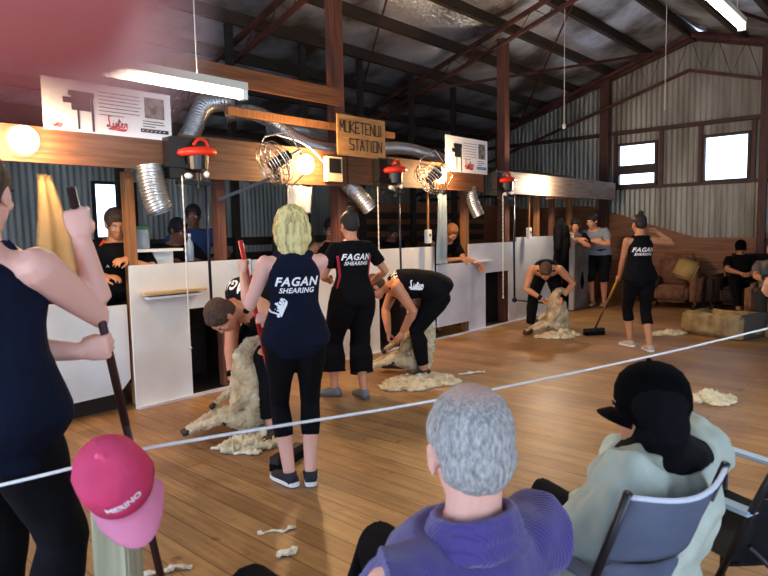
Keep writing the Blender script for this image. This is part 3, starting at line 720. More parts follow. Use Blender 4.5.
scrap((1.3, 2.5, 0), [(-.08,.09,.01),(.0,.03,.015),(.05,.02,.02),(.1,-.03,.01)], .022, 'white wool tuft at the lower left, right of the broom pole', 4)
scrap((2.38, 3.72, 0), [(-.05,.05,.01),(.0,.02,.012),(.03,.02,.015),(.06,-.03,.01)], .03, 'loose wool lock left of the first fleece heap', 6)
scrap((2.44, 3.5, 0), [(-.07,.05,.01),(.0,.02,.012),(.02,-.04,.015),(.08,-.05,.01)], .032, 'loose wool lock nearest the rope under the first sheep', 7)
scrap((5.35, 3.62, 0), [(-.12,.09,.01),(.0,.03,.012),(.05,.0,.015),(.14,-.06,.01)], .022, 'loose wool lock right of the second fleece', 8)

# ================================================================== rope, pale post, pink cap
struct_post = thing('rope_post', (.632, 1.45, 0), 'pale timber post under the pink cap, tied to the white rope', 'post')
bm = BM(); box(bm, (-.042, -.045, 0), (.042, .045, .93)); bmesh.ops.bevel(bm, geom=bm.edges[:], offset=.006, segments=2, affect='EDGES')
bmesh.ops.transform(bm, matrix=M.Rotation(-.84, 4, 'Z'), verts=bm.verts)
obj('post_body', bm, mat('pale_weathered_pine', 'A8A283', .7, col2='858064', scale=5, stretch=(8,8,.7)), struct_post)
bm = BM(); tube(bm, [(.05*math.cos(a*.7), .05*math.sin(a*.7), .955+.003*a) for a in range(20)], .0045, 6); 
P = catmull([(-.62, 2.62, .70), (.1, 1.95, .84), (.43, 1.66, .914), (.585, 1.5, .962), (.66, 1.44, .985), (.9, 1.36, .985), (1.6, 1.13, .975), (2.6, .84, .985), (3.6, .575, 1.005), (4.2, .43, 1.01)], 6)
ep = thing('rope_post', (4.23, .42, 0), 'second rope post just beyond the right edge, holding the far end of the rope', 'post')
obj('post_body', box(BM(), (-.045, -.045, 0), (.045, .045, 1.05)), MATS['pale_weathered_pine'], ep)
bm2 = BM(); tube(bm2, P, .0042, 8); bm.free()
tag(obj('rope', bm2, ROPE_M, None, True), 'taut white rope strung across the floor from the pale post', 'rope')
# ================================================================== people
def skin_mat(name, c): return mat(name, c, .5, sss=.12, col2=c, bump=.08, bscale=60)
SK_FAIR = skin_mat('skin_fair', 'E0A894'); SK_TAN = skin_mat('skin_tanned', 'C08560'); SK_WARM = skin_mat('skin_warm', 'CB8B68'); SK_DARK = skin_mat('skin_brown', '8A5840')
def cloth(name, c, c2=None, rough=.9, bs=120, b=.25): return mat(name, c, rough, col2=c2 or c, scale=5, bump=b, bscale=bs, spec=.15)
NAVY = cloth('navy_cloth', '10162B', '0C1120'); BLACKC = cloth('black_cloth', '08080B', '0D0D11'); CHARC = cloth('charcoal_cloth', '111216')
PRINT = mat('white_print', 'F2F2F0', .6); EYEW = mat('eye_white', 'E9E4DC', .2); LIPM = mat('lip', 'A86558', .5); SOLEW = mat('white_sole', 'ECECEA', .5); SOLEB = mat('black_sole', '17171A', .6)

def fwd_of(yaw): return V((math.cos(yaw), math.sin(yaw), 0))
def ik(a, b, l1, l2, pole):
    """middle joint between a and b"""
    a, b = V(a), V(b); d = b-a; D = min(max(d.length, .05), (l1+l2)*.999); u = d.normalized()
    x = (l1*l1-l2*l2+D*D)/(2*D); h = math.sqrt(max(l1*l1-x*x, 0))
    p = V(pole); p = p-u*p.dot(u)
    if p.length < 1e-4: p = V((0,0,1))-u*u.z
    return a+u*x+p.normalized()*h, a+u*D
def rot_about(v, ax, ang): return M.Rotation(ang, 3, ax) @ V(v)

def hand(bm, w, d, n, side, s=1.0, curl=.5, spread=.12):
    """w wrist, d towards the knuckles, n palm normal, side +1 if the thumb lies at d x n"""
    w, d, n = V(w), V(d).normalized(), V(n); n = (n-d*n.dot(d)).normalized(); t = d.cross(n)*side      # t: thumb side
    loft(bm, [(w-d*.02*s, t, n, .026*s, .019*s), (w+d*.015*s, t, n, .029*s, .018*s), (w+d*.045*s, t, n, .039*s, .017*s), (w+d*.08*s, t, n, .042*s, .0145*s), (w+d*.097*s, t, n, .038*s, .010*s)], 14)
    for i, (L, off) in enumerate(((.072, .031), (.081, .0105), (.075, -.0105), (.058, -.030))):
        p = w+d*(.088-.004*abs(i-1.2))*s+t*off*s; dd = rot_about(d, n, -side*spread*(1-i*.66)) if spread else d.copy()
        ax = dd.cross(n).normalized(); r = .0092*s*(1 if i < 3 else .86); pts = [(p-dd*.02*s, r*1.05), (p, r)]
        cur = dd
        for k, (fr, ang) in enumerate(((.45, .95), (.31, 1.15), (.24, .75))):
            cur = rot_about(cur, ax, curl*ang); p = p+cur*L*fr*s; pts.append((p.copy(), r*(1-.08*(k+1))))
        tube(bm, [q for q, _ in pts]+[pts[-1][0]+cur*r*.7], [q for _, q in pts]+[r*.45], 8)
    b = w+d*.025*s+t*.024*s+n*.006*s; td = (d*.72+t*(.75-.45*curl)+n*(.25+.5*curl)).normalized(); p1 = b+td*.04*s
    td2 = (d*(.95-.3*curl)+t*(.25-.75*curl)+n*(.15+.75*curl)).normalized(); p2 = p1+td2*.033*s; p3 = p2+(td2-t*.25*curl).normalized()*.026*s
    tube(bm, [b, b+td*.02*s, p1, p2, p3, p3+(p3-p2).normalized()*.006*s], [.016*s, .0165*s, .0125*s, .011*s, .0095*s, .005*s], 9)

class Fig:
    """one figure: joints in world axes, relative to its root"""
    def __init__(f, loc, yaw, H=1.75, pelvis=None, lean=(0,0), neck=None, up0=None, up1=None, chest_yaw=0, head_yaw=0, head_pitch=0, head_roll=0, bulk=1.0, female=False,
                 hands=None, feet=None, knee_dir=None, elbow_dir=None, sh_shift=(0,0)):
        s = f.s = H/1.75; f.H = H; f.loc = V(loc); f.bulk = bulk; f.female = female
        F0 = fwd_of(yaw); R0 = V((F0.y, -F0.x, 0)); f.F0, f.R0 = F0, R0
        L = lambda v: F0*v[0]+R0*v[1]+V((0,0,v[2]))      # local (forward, right, up)
        f.L = L
        f.pel = L(pelvis) if pelvis else V((0,0,.93*s))
        f.up0 = L(up0).normalized() if up0 else V((0,0,1)); f.neck = L(neck) if neck else f.pel+V((0,0,.54*s))
        f.up1 = L(up1).normalized() if up1 else ((f.neck-f.pel).normalized())
        k = (f.neck-f.pel).length*.36
        f.sp = bez(f.pel, f.pel+f.up0*k, f.neck-f.up1*k, f.neck, 12)
        Fc = fwd_of(yaw+chest_yaw); f.Fc = (Fc-f.up1*Fc.dot(f.up1)); 
        if f.Fc.length < .3: f.Fc = -V((0,0,1))
        f.Fc.normalize(); f.Rc = f.Fc.cross(f.up1).normalized()
        if abs(f.up1.z) < .6:                       # strongly bent: keep the shoulder line level
            f.Rc = V((Fc.y, -Fc.x, 0)); f.Rc = (f.Rc-f.up1*f.Rc.dot(f.up1)).normalized(); f.Fc = f.up1.cross(f.Rc).normalized()
        hw = .165 if female else .188
        f.sh = {}
        for i, sd in ((0, 1), (1, -1)):            # 0 right, 1 left
            f.sh[sd] = f.neck-f.up1*(.075*s-sh_shift[i]*s)+f.Rc*sd*hw*s*(.95+.05*bulk)
        hy = yaw+head_yaw; hf = fwd_of(hy); hf = hf*math.cos(head_pitch)+V((0,0,math.sin(head_pitch)))
        nu = f.up1*.55+V((0,0,.45)) if abs(head_pitch) < .9 else f.up1
        f.hr = hf.cross(V((0,0,1))).normalized() if abs(hf.z) < .97 else f.Rc
        f.hu = f.hr.cross(hf).normalized(); f.hf = hf
        if head_roll: f.hu = rot_about(f.hu, f.hf, head_roll); f.hr = rot_about(f.hr, f.hf, head_roll)
        f.nu = nu.normalized()
        f.hc = f.neck+f.nu*.058*s+f.hu*.08*s+f.hf*.02*s
        hd = hands or {}; f.wr = {}; f.el = {}; f.hd = {}
        for sd in (1, -1):
            h = hd.get(sd) or dict(p=(0.05, .24*sd, .80*s), d=(0.1, 0, -1), n=(0, -sd, 0), curl=.35)
            p = L(h['p']) if not h.get('world') else V(h['p'])-f.loc
            pole = L(h['pole']) if 'pole' in h else -F0*.8+f.Rc*sd*.5-V((0,0,.6))
            f.el[sd], f.wr[sd] = ik(f.sh[sd], p, .285*s, .26*s, pole)
            d = V(h['d']) if h.get('world') or h.get('wd') else L(h['d']); n = V(h['n']) if h.get('world') or h.get('wd') else L(h['n'])
            f.hd[sd] = (d, n, h.get('curl', .5), h.get('flip', 1))
        f.hip = {}; f.kn = {}; f.an = {}; f.toe = {}
        ft = feet or {}
        for sd in (1, -1):
            f.hip[sd] = f.pel+R0*sd*.088*s-f.up0*.02*s
            g = ft.get(sd) or dict(p=(0, .11*sd), yaw=0)
            q = g['p']; an = L((q[0], q[1], (q[2] if len(q) > 2 else 0)+.085*s)) if not g.get('world') else V((q[0], q[1], (q[2] if len(q) > 2 else 0)+.085*s))-f.loc
            pole = L(g['pole']) if 'pole' in g else F0+R0*sd*.15
            f.kn[sd], f.an[sd] = ik(f.hip[sd], an, .445*s, .425*s, pole)
            a = yaw+g.get('yaw', 0)*-sd if not g.get('world') else g.get('yaw', yaw)
            f.toe[sd] = (fwd_of(a), g.get('pitch', 0))
    # cross-sections along the spine
    def prof(f, t):
        T = ((-.16,.09,.08),(-.08,.155,.112),(.03,.172,.122),(.18,.158,.115),(.38,.14,.104),(.6,.155,.115),(.78,.17,.122),(.88,.165,.108),(.95,.12,.082),(1.02,.065,.062))
        if f.female: T = ((-.16,.09,.08),(-.08,.165,.122),(.03,.178,.128),(.18,.158,.112),(.38,.125,.092),(.6,.138,.105),(.76,.15,.12),(.88,.148,.095),(.95,.105,.07),(1.02,.055,.055))
        for a, b in zip(T, T[1:]):
            if t <= b[0]:
                u = max(0, (t-a[0])/(b[0]-a[0])); return (a[1]+(b[1]-a[1])*u)*f.s*f.bulk, (a[2]+(b[2]-a[2])*u)*f.s*f.bulk
        return T[-1][1]*f.s*f.bulk, T[-1][2]*f.s*f.bulk
    def spine(f, t):
        if t < 0: c = f.sp[0]+f.up0*t*.54*f.s; up = f.up0
        elif t > 1: c = f.sp[-1]+f.up1*(t-1)*.54*f.s; up = f.up1
        else:
            u = t*12; i = min(int(u), 11); c = f.sp[i].lerp(f.sp[i+1], u-i); up = (f.sp[min(i+1,12)]-f.sp[max(i-1,0)] if i else f.sp[1]-f.sp[0]).normalized()
            up = f.up0.lerp(up, min(1, t*4)).normalized()
        r = f.R0.lerp(f.Rc, max(0, min(1, t))); r = (r-up*r.dot(up)).normalized(); d = up.cross(r).normalized()
        return c, r, d, up
    def torso(f, bm, t0, t1, grow=0, n=24, wide=None, steps=12):
        S = []
        for i in range(steps+1):
            t = t0+(t1-t0)*i/steps; c, r, d, up = f.spine(t); a, b = f.prof(t)
            if wide: a, b = wide(t, a, b)
            S.append((c, r, d, a+grow, b+grow))
        loft(bm, S, n)
    def arm(f, bm, sd, grow=0, t1=1.0, t0=0.0):
        s = f.s*(.92 if f.female else 1.06)*(.6+.4*f.bulk); a, e, w = f.sh[sd], f.el[sd], f.wr[sd]
        pts = [(a, .056), (a.lerp(e,.25), .052), (a.lerp(e,.6), .045), (e, .038), (e.lerp(w,.25), .042), (e.lerp(w,.6), .034), (w, .0255)]
        tt = [0,.125,.3,.5,.625,.8,1]
        q = [(p, r*s+grow) for (p, r), u in zip(pts, tt) if u <= t1+1e-6 and u >= t0-1e-6]
        return q
    def legpts(f, sd, grow=0, t1=1.0):
        s = f.s*(.7+.3*f.bulk); h, k, a = f.hip[sd], f.kn[sd], f.an[sd]; back = -f.F0*.012*f.s
        g_ = 1.1 if f.female else 1
        pts = [(h, .088*g_), (h.lerp(k,.3), .085*g_), (h.lerp(k,.65), .066), (k, .055), (k.lerp(a,.28)+back, .058), (k.lerp(a,.6), .046), (a, .037)]
        tt = [0,.15,.33,.5,.64,.8,1]; out = []
        for i, ((p, r), u) in enumerate(zip(pts, tt)):
            if u <= t1: out.append((p, r*s+grow))
            else:
                p0, r0 = pts[i-1]; v = (t1-tt[i-1])/(u-tt[i-1])
                if v > .05: out.append((p0.lerp(p, v), (r0+(r-r0)*v)*s+grow))
                break
        return out
    def head(f, bm):
        s = f.s*(.96 if f.female else 1); c, u, fw, r = f.hc, f.hu, f.hf, f.hr
        R3 = M((r, fw, u)).transposed()
        def b(o, q, seg=16, rg=10): ball(bm, c+r*o[0]*s+fw*o[1]*s+u*o[2]*s, (q[0]*s, q[1]*s, q[2]*s), seg, rg, R3)
        b((0,-.012,.035), (.076,.096,.088), 24, 14); b((0,.032,-.03), (.058,.062,.078)); b((0,.055,-.085), (.034,.034,.026)); b((0,.02,-.07), (.052,.05,.04))
        b((0,.079,.028), (.05,.02,.014)); b((0,.097,-.022), (.015,.02,.016)); b((0,.09,.0), (.0105,.016,.028)); b((0,.086,-.056), (.023,.013,.0075)); b((0,.084,-.066), (.02,.013,.007))
        for q in (-1, 1): b((q*.034,.068,-.022), (.026,.024,.022)); b((q*.077,-.004,-.005), (.010,.019,.032)); b((q*.083,-.01,.012), (.006,.014,.014))
        limb(bm, [(f.neck-f.up1*.05*f.s, .062*f.s*f.bulk**.5), (f.neck.lerp(c, .35)-f.hf*.004, .055*s), (c-u*.045*s-fw*.02*s, .055*s)], 16)
    def foot(f, bm, sd, grow=0, long=0):
        s = f.s*(.92 if f.female else 1); a = f.an[sd]; fw, pitch = f.toe[sd]; u = V((0,0,1)); fw = (fw*math.cos(pitch)+u*math.sin(pitch)); rr = fw.cross(u).normalized(); u = rr.cross(fw).normalized()
        base = a-u*.085*s
        loft(bm, [(base-fw*.068*s+u*.03*s, rr, u, .02*s+grow, .022*s+grow), (base-fw*.055*s+u*.035*s, rr, u, .032*s+grow, .033*s+grow), (base+u*.045*s, rr, u, .036*s+grow, .044*s+grow), (base+fw*.06*s+u*.036*s, rr, u, .041*s+grow, .034*s+grow),
                  (base+fw*.125*s+u*.025*s, rr, u, .046*s+grow, .024*s+grow), (base+fw*(.165+long)*s+u*.02*s, rr, u, .038*s+grow, .019*s+grow), (base+fw*(.19+long)*s+u*.018*s, rr, u, .02*s+grow, .012*s+grow)], 16)
        return base, fw, rr, u, s
    def body(f, t, m, voxel=.009, barefoot=True):
        bm = BM(); f.torso(bm, -.12, 1.0, 0)
        for sd in (1, -1):
            limb(bm, f.arm(bm, sd)); d, n, cu, fl = f.hd[sd]
            limb(bm, [(f.neck-f.up1*.085*f.s+f.Rc*sd*.07*f.s, .062*f.s*f.bulk), (f.sh[sd]-f.up1*.01, .055*f.s*(.9 if f.female else 1))])
            hand(bm, f.wr[sd], d, n, -sd*fl, f.s*(.9 if f.female else 1), cu)
            limb(bm, f.legpts(sd)); f.foot(bm, sd)
        f.head(bm)
        me = solid(bm, voxel, 2, name='person_body'); o = mobj('body', me, m, t, True)
        return o
    def eyes(f, t, iris='3A2A20'):
        s = f.s*(.96 if f.female else 1)
        for q in (-1, 1):
            bm = BM(); ball(bm, f.hc+f.hr*q*.032*s+f.hf*.0785*s+f.hu*.004*s, .0095*s, 10, 8); e = obj('eye', bm, EYEW, t, True)
            bm = BM(); ball(bm, f.hc+f.hr*q*.032*s+f.hf*.0857*s+f.hu*.004*s, .0045*s, 8, 6); obj('iris', bm, mat('iris_'+iris, iris, .2), e, True)
            bm = BM(); tube(bm, [f.hc+f.hr*(q*.032+k*.02)*s+f.hf*(.094-.006*abs(k))*s+f.hu*(.027-.004*k*k)*s for k in (-1,0,1)], .004*s, 6); obj('eyebrow', bm, f.hairm, t, True)
    def hair(f, t, m, kind='short', voxel=.006, thick=.011):
        s = f.s*(.96 if f.female else 1); c, u, fw, r = f.hc, f.hu, f.hf, f.hr; R3 = M((r, fw, u)).transposed(); bm = BM(); f.hairm = m
        def b(o, q, seg=20, rg=14): ball(bm, c+r*o[0]*s+fw*o[1]*s+u*o[2]*s, (q[0]*s, q[1]*s, q[2]*s), seg, rg, R3)
        k = thick
        if kind in ('short', 'bun', 'thin'):
            b((0,-.018,.045), (.076+k,.092+k,.084+k)); b((0,-.05,-.005), (.068+k*.8,.055+k,.06+k))
            if kind != 'thin': b((0,.045,.08), (.058,.04,.035))
        if kind == 'bun': b((0,-.06,.145), (.035,.036,.034)); b((0,-.04,.115), (.03,.03,.03))
        if kind == 'bob':
            b((0,-.018,.04), (.096+k,.1+k,.098+k)); b((0,-.04,-.02), (.122,.09,.09)); b((0,-.05,-.08), (.118,.075,.075)); b((-.06,-.03,-.07), (.032,.05,.085)); b((.06,-.03,-.07), (.032,.05,.085)); b((0,-.07,-.095), (.07,.04,.07)); b((0,.045,.085), (.06,.04,.035))
            b((.035,-.06,-.14), (.045,.04,.06)); b((-.04,-.05,-.14), (.045,.04,.06)); b((0,-.07,-.12), (.06,.035,.07)); b((-.075,-.01,-.11), (.02,.035,.06)); b((.075,-.01,-.11), (.02,.035,.06))
        st = (.35 if kind == 'bob' else 1)
        def dsp(p, n):
            q = p-c; return (.006 if kind == 'bob' else .0025)*noise.noise(V((q.dot(r)*95, q.dot(fw)*95, q.dot(u)*95*st*.35))) + .003*noise.noise(q*28)
        me = solid(bm, voxel, 2, dsp, 'hair')
        return mobj('hair', me, m, t, True)
    def top(f, t, m, kind='singlet', name='shirt', hem=-.04, grow=.012, neckt=.99, sleeve=.3, voxel=.009, amp=.005, loose=0):
        bm = BM()
        def wide(tt, a, b):
            if kind == 'singlet' and tt > .7: 
                k = (tt-.7)/.3; a = a*(1-(.2 if f.female else .3)*k)
            if loose and tt < .5: a += loose*(.5-tt)*.12; b += loose*(.5-tt)*.1
            return a, b
        f.torso(bm, hem, neckt, grow*f.s, wide=wide, steps=16)
        if kind == 'singlet':
            for sd in (1, -1):      # shoulder straps
                limb(bm, [(f.neck-f.up1*.10*f.s+f.Rc*sd*.075*f.s-f.Fc*.05*f.s, .042*f.s), (f.neck-f.up1*.035*f.s+f.Rc*sd*.092*f.s, .038*f.s*f.bulk), (f.neck-f.up1*.10*f.s+f.Rc*sd*.085*f.s+f.Fc*.045*f.s, .04*f.s)])
        else:
            for sd in (1, -1):
                A = f.arm(bm, sd, grow*1.15); a, e, w = f.sh[sd], f.el[sd], f.wr[sd]
                q = [(f.neck-f.up1*.085*f.s+f.Rc*sd*.06*f.s, .07*f.s*f.bulk), (a, A[0][1]*1.06)]
                tt = [0,.125,.3,.5,.625,.8,1]
                for (p, r), uu in zip(A[1:], tt[1:]):
                    if uu <= sleeve: q.append((p, r*1.05))
                    else: break
                # flat cuff
                k = len(q)-2; u0 = tt[k]; 
                if sleeve > u0 and k+1 < len(A):
                    v = (sleeve-u0)/(tt[k+1]-u0); q.append((A[k][0].lerp(A[k+1][0], v), A[k][1]+(A[k+1][1]-A[k][1])*v+.004))
                tube(bm, [p for p, _ in q], [r for _, r in q], 18)
        me = solid(bm, voxel, 2, fold(amp), name)
        return mobj(name, me, m, t, True)
    def pants(f, t, m, t1=.93, grow=.012, name='trousers', voxel=.009, amp=.005, waist=.22, flare=0):
        bm = BM(); f.torso(bm, -.14, waist, grow*.8*f.s, steps=8)
        for sd in (1, -1):
            P = f.legpts(sd, grow*f.s, t1)
            if flare: P = [(p, r+flare*max(0, i-2)/4) for i, (p, r) in enumerate(P)]
            tube(bm, [P[0][0]+(P[0][0]-P[1][0]).normalized()*.04]+[p for p, _ in P], [P[0][1]*.8]+[r for _, r in P], 20)
        me = solid(bm, voxel, 2, fold(amp, 7), name)
        return mobj(name, me, m, t, True)
    def shoes(f, t, m, sole=None, accent=None, sock=None):
        for sd in (1, -1):
            bm = BM(); base, fw, rr, u, s = f.foot(bm, sd, .009, .01)
            tube(bm, [f.an[sd]-u*.05*s-fw*.01, f.an[sd]+u*.0*s-fw*.006], [.05*s, .046*s], 16)
            me = solid(bm, .006, 2, name='shoe'); 
            for v in me.vertices:
                if v.co.z < .004 and abs(f.toe[sd][1]) < .05: v.co.z = .004
            sh = mobj('shoe', me, m, t, True)
            if sole:
                bm = BM(); R_ = []
                prof_ = [(-.082,.015),(-.07,.034),(-.02,.043),(.06,.049),(.13,.055),(.185,.045),(.21,.018)]
                for z in (-.0, .026):
                    R_.append([bm.verts.new(base+fw*x*s+rr*w*s*(1.02)+u*(z*s+.001)) for x, w in prof_]+[bm.verts.new(base+fw*x*s-rr*w*s*1.02+u*(z*s+.001)) for x, w in prof_[::-1]])
                skinrings(bm, R_); obj('sole', bm, sole, sh)
            if accent:
                bm = BM()
                for q in (.05, .075, .1): tube(bm, [base+fw*q*s+rr*k*.03*s+u*(.076-.33*q-.012*abs(k)+.008)*s for k in (-1,-.5,0,.5,1)], .003, 5)
                obj('laces', bm, accent, sh, True)
            if sock:
                bm = BM(); tube(bm, [f.an[sd]+u*.005, f.an[sd]+u*.045*s], [.043*s, .041*s], 16); obj('sock', bm, sock, t, True)
    def band(f, t, sd, m, a=.86, b=.97, name='wristband'):
        e, w = f.el[sd], f.wr[sd]; bm = BM(); k = .034*f.s
        tube(bm, [e.lerp(w, a), e.lerp(w, (a+b)/2), e.lerp(w, b)], [k*1.08, k*1.12, k], 16); obj(name, bm, m, t, True)
    def back_c(f, t):   # centre, right, up, outward (back) on the torso
        c, r, d, up = f.spine(t); return c, r, up, -d

def person(loc, label, grp=None): return thing('person', loc, label, 'person', grp)

def fagan(f, t, shirt, size=.075, tc=.78, second=True, m=PRINT, lister=True, dy=0):
    """club lettering across the back"""
    c, r, d, up = f.spine(tc); back = -d.normalized() if d.dot(f.Fc) > 0 else d
    back = -f.Fc; right = r if r.cross(up).dot(back) > 0 else -r
    # seen from behind: reading direction is the wearer's right
    o = wrap('printed_name', text_mesh('FAGAN', size*1.45, 0, .25, size*.045, 1.12), shirt, c+up*dy, right, up, m, t, rot=.0)
    if second: wrap('printed_word', text_mesh('SHEARING', size*.86, 0, .25, size*.022, 1.05), shirt, c+up*(dy-size*1.05), right, up, m, t)
    return o
def lo(loc, yaw, p):
    d = V(p)-V(loc); f = fwd_of(yaw); return (d.dot(f), d.dot(V((f.y, -f.x, 0))), d.z)
def wh(p, d, n, pole=None, curl=.6, flip=1):
    h = dict(p=tuple(p), d=tuple(d), n=tuple(n), curl=curl, world=True, flip=flip)
    if pole: h['pole'] = pole
    return h

# ---- a sheep sitting on its rump, as held for shearing
SHEEPW = mat('shorn_sheep_wool', 'D9C9A4', 1, col2='9B8058', scale=9, bump=.9, bscale=70, lo=.35, hi=.7, sheen=.3)
HOOF = mat('dark_hoof', '241B15', .5)
def sheep(loc, label, byaw, lean=.35, s=1.0, head_dir=(.5, 0, .6), legs=None, voxel=.009, mt=None, curl=0):
    t = thing('sheep', loc, label, 'sheep', 'sheep being shorn'); B = fwd_of(byaw); R_ = V((B.y, -B.x, 0)); Z = V((0,0,1))
    L = lambda v: (B*v[0]+R_*v[1]+Z*v[2])*s
    bm = BM(); up = (Z*math.cos(lean)-B*math.sin(lean)).normalized(); dp = R_.cross(up)
    sp = [L((-.02,0,.06)), L((.0,0,.16)), L((.0,0,.16))+up*.14*s, L((.0,0,.16))+up*.3*s+B*.02*s, L((0,0,.16))+up*.42*s+B*.05*s, L((0,0,.16))+up*.5*s+B*.09*s]
    rr = [(.09,.08), (.16,.15), (.175,.17), (.15,.155), (.115,.12), (.075,.08)]
    loft(bm, [(p, R_, dp, a*s, b*s) for p, (a, b) in zip(sp, rr)], 22)
    nk = sp[-1]; hd = (B*head_dir[0]+R_*head_dir[1]+Z*head_dir[2]).normalized(); n1 = nk+(up*.6+hd*.5)*.12*s; n2 = n1+hd*.07*s
    limb(bm, [(sp[-2], .095*s), (nk, .08*s), (n1, .07*s), (n2, .06*s)])
    fw = (hd*.55+B*.6-Z*.45).normalized(); limb(bm, [(n2, .062*s), (n2+fw*.06*s, .055*s), (n2+fw*.13*s, .038*s), (n2+fw*.17*s, .03*s)])
    e1, e2 = frame(fw, Z)
    for q in (-1, 1):
        a = n2+e2*q*.05*s+e1*.01*s; limb(bm, [(a, .014*s), (a+e2*q*.05*s-e1*.01*s, .02*s), (a+e2*q*.09*s-e1*.03*s, .008*s)], 8)
    ends = []
    for hip, k, an, r in legs or (((.06,.11,.16), (.24,.17,.17), (.48,.16,.07), 1), ((.06,-.11,.16), (.26,-.13,.2), (.5,-.1,.13), 1), ((.02,.1,.42), (.14,.15,.33), (.25,.16,.25), .8), ((.02,-.1,.42), (.13,-.14,.3), (.22,-.15,.2), .8)):
        h, k, a = L(hip), L(k), L(an); limb(bm, [(h, .085*s*r), (h.lerp(k,.5), .07*s*r), (k, .043*s*r), (k.lerp(a,.5), .028*s), (a, .022*s)]); ends.append((k, a))
    me = solid(bm, voxel, 2, woolly(.012, 38), 'sheep_body'); o = mobj('body', me, mt or SHEEPW, t, True)
    for k, a in ends:
        d = (a-k).normalized(); bm = BM(); tube(bm, [a+d*.0, a+d*.025*s, a+d*.055*s], [.021*s, .025*s, .02*s], 10); obj('hoof', bm, HOOF, t, True)
    bm = BM(); ball(bm, n2+fw*.168*s, .018*s, 8, 6); obj('nose', bm, HOOF, t, True)
    for q in (-1, 1):
        bm = BM(); ball(bm, n2+fw*.07*s+e2*q*.045*s+e1*.022*s, .009*s, 8, 6); obj('eye', bm, HOOF, t, True)
    # unshorn fleece hanging from the back
    bm = BM(); loft(bm, [(p-B*.055*s+R_*.03*s, R_, dp, a*s*.92, b*s*.85) for p, (a, b) in list(zip(sp, rr))[:5]], 18); limb(bm, [(sp[1]-B*.08*s, .13*s), (L((-.12,.1,.05)), .09*s), (L((-.05,.25,.03)), .05*s)])
    me = solid(bm, voxel, 1, woolly(.03, 30), 'unshorn_fleece')
    for v in me.vertices: v.co.z = max(v.co.z, .004)
    mobj('unshorn_fleece', me, FLEECE, t, True)
    return t

# ---- folding camp chair, faces local +y
def camp_chair(loc, rz, label, fab, piping, frm, w=.48, armm=None, back_h=.9, fab_low=None):
    t = thing('camp_chair', loc, label, 'camp chair', 'folding camp chairs', rz=rz); h = w/2
    def cl(bm, P, Q, n=8, sagv=.0, t_=.006, back=0):
        g = []
        for i in range(n+1):
            u = i/n; a = V(P[0]).lerp(V(P[1]), u); b = V(Q[0]).lerp(V(Q[1]), u); row = []
            for j in range(n+1):
                v = j/n; p = a.lerp(b, v); k = math.sin(PI*u)*math.sin(PI*v)
                kk = math.sin(PI*u)
                row.append(bm.verts.new(p+V((0, -back*kk*(1-.3*v), -sagv*k - (back*.35*kk*(v**4)))) + V((.002*noise.noise(p*30), .006*noise.noise(p*14), 0))))
            g.append(row)
        for i in range(n):
            for j in range(n): bm.faces.new((g[i][j], g[i+1][j], g[i+1][j+1], g[i][j+1]))
        bmesh.ops.solidify(bm, geom=bm.faces[:], thickness=t_)
        return g
    bm = BM(); cl(bm, ((-h, -.16, .66), (h, -.16, .66)), ((-h, -.24, back_h), (h, -.24, back_h)), 12, 0, .006, .07); bk = obj('backrest', bm, fab, t, True)
    bm = BM(); cl(bm, ((-h, -.07, .40), (h, -.07, .40)), ((-h, -.16, .662), (h, -.16, .662)), 12, 0, .006, .07); obj('lower_back_panel', bm, fab_low or fab, t, True)
    bm = BM(); tube(bm, [V((-h+w*i/12, -.24-.07*math.sin(PI*i/12)*.7, back_h-.07*.35*math.sin(PI*i/12))) for i in range(13)], .007, 8); obj('piping', bm, piping, bk, True)
    bm = BM(); cl(bm, ((-h, -.1, .42), (h, -.1, .42)), ((-h, .4, .45), (h, .4, .45)), 8, .06); obj('seat', bm, fab_low or fab, t, True)
    for q in (-1, 1):
        bm = BM(); tube(bm, [(q*h, -.02, .3), (q*h, -.16, .66), (q*h, -.24, back_h+.01)], .012, 8); obj('back_post', bm, frm, t, True)
        bm = BM(); box(bm, (q*h-.028, -.15, .6), (q*h+.028, .27, .615)); bmesh.ops.bevel(bm, geom=bm.edges[:], offset=.006, segments=2, affect='EDGES'); obj('armrest', bm, armm or fab, t)
        bm = BM(); tube(bm, [(q*h, .27, 0), (q*h, .27, .6)], .011, 8); obj('leg', bm, frm, t, True)
        bm = BM(); tube(bm, [(q*h, -.25, 0), (q*h, .4, .44)], .011, 8); obj('leg', bm, frm, t, True)
        bm = BM(); tube(bm, [(-q*h, .4+.012*q, .03), (q*h, .4+.012*q, .42)], .009, 8); obj('cross_brace', bm, frm, t, True)
        bm = BM(); tube(bm, [(-q*h, -.2, .05), (q*h, -.14, .5)], .009, 8); obj('cross_brace', bm, frm, t, True)
    return t

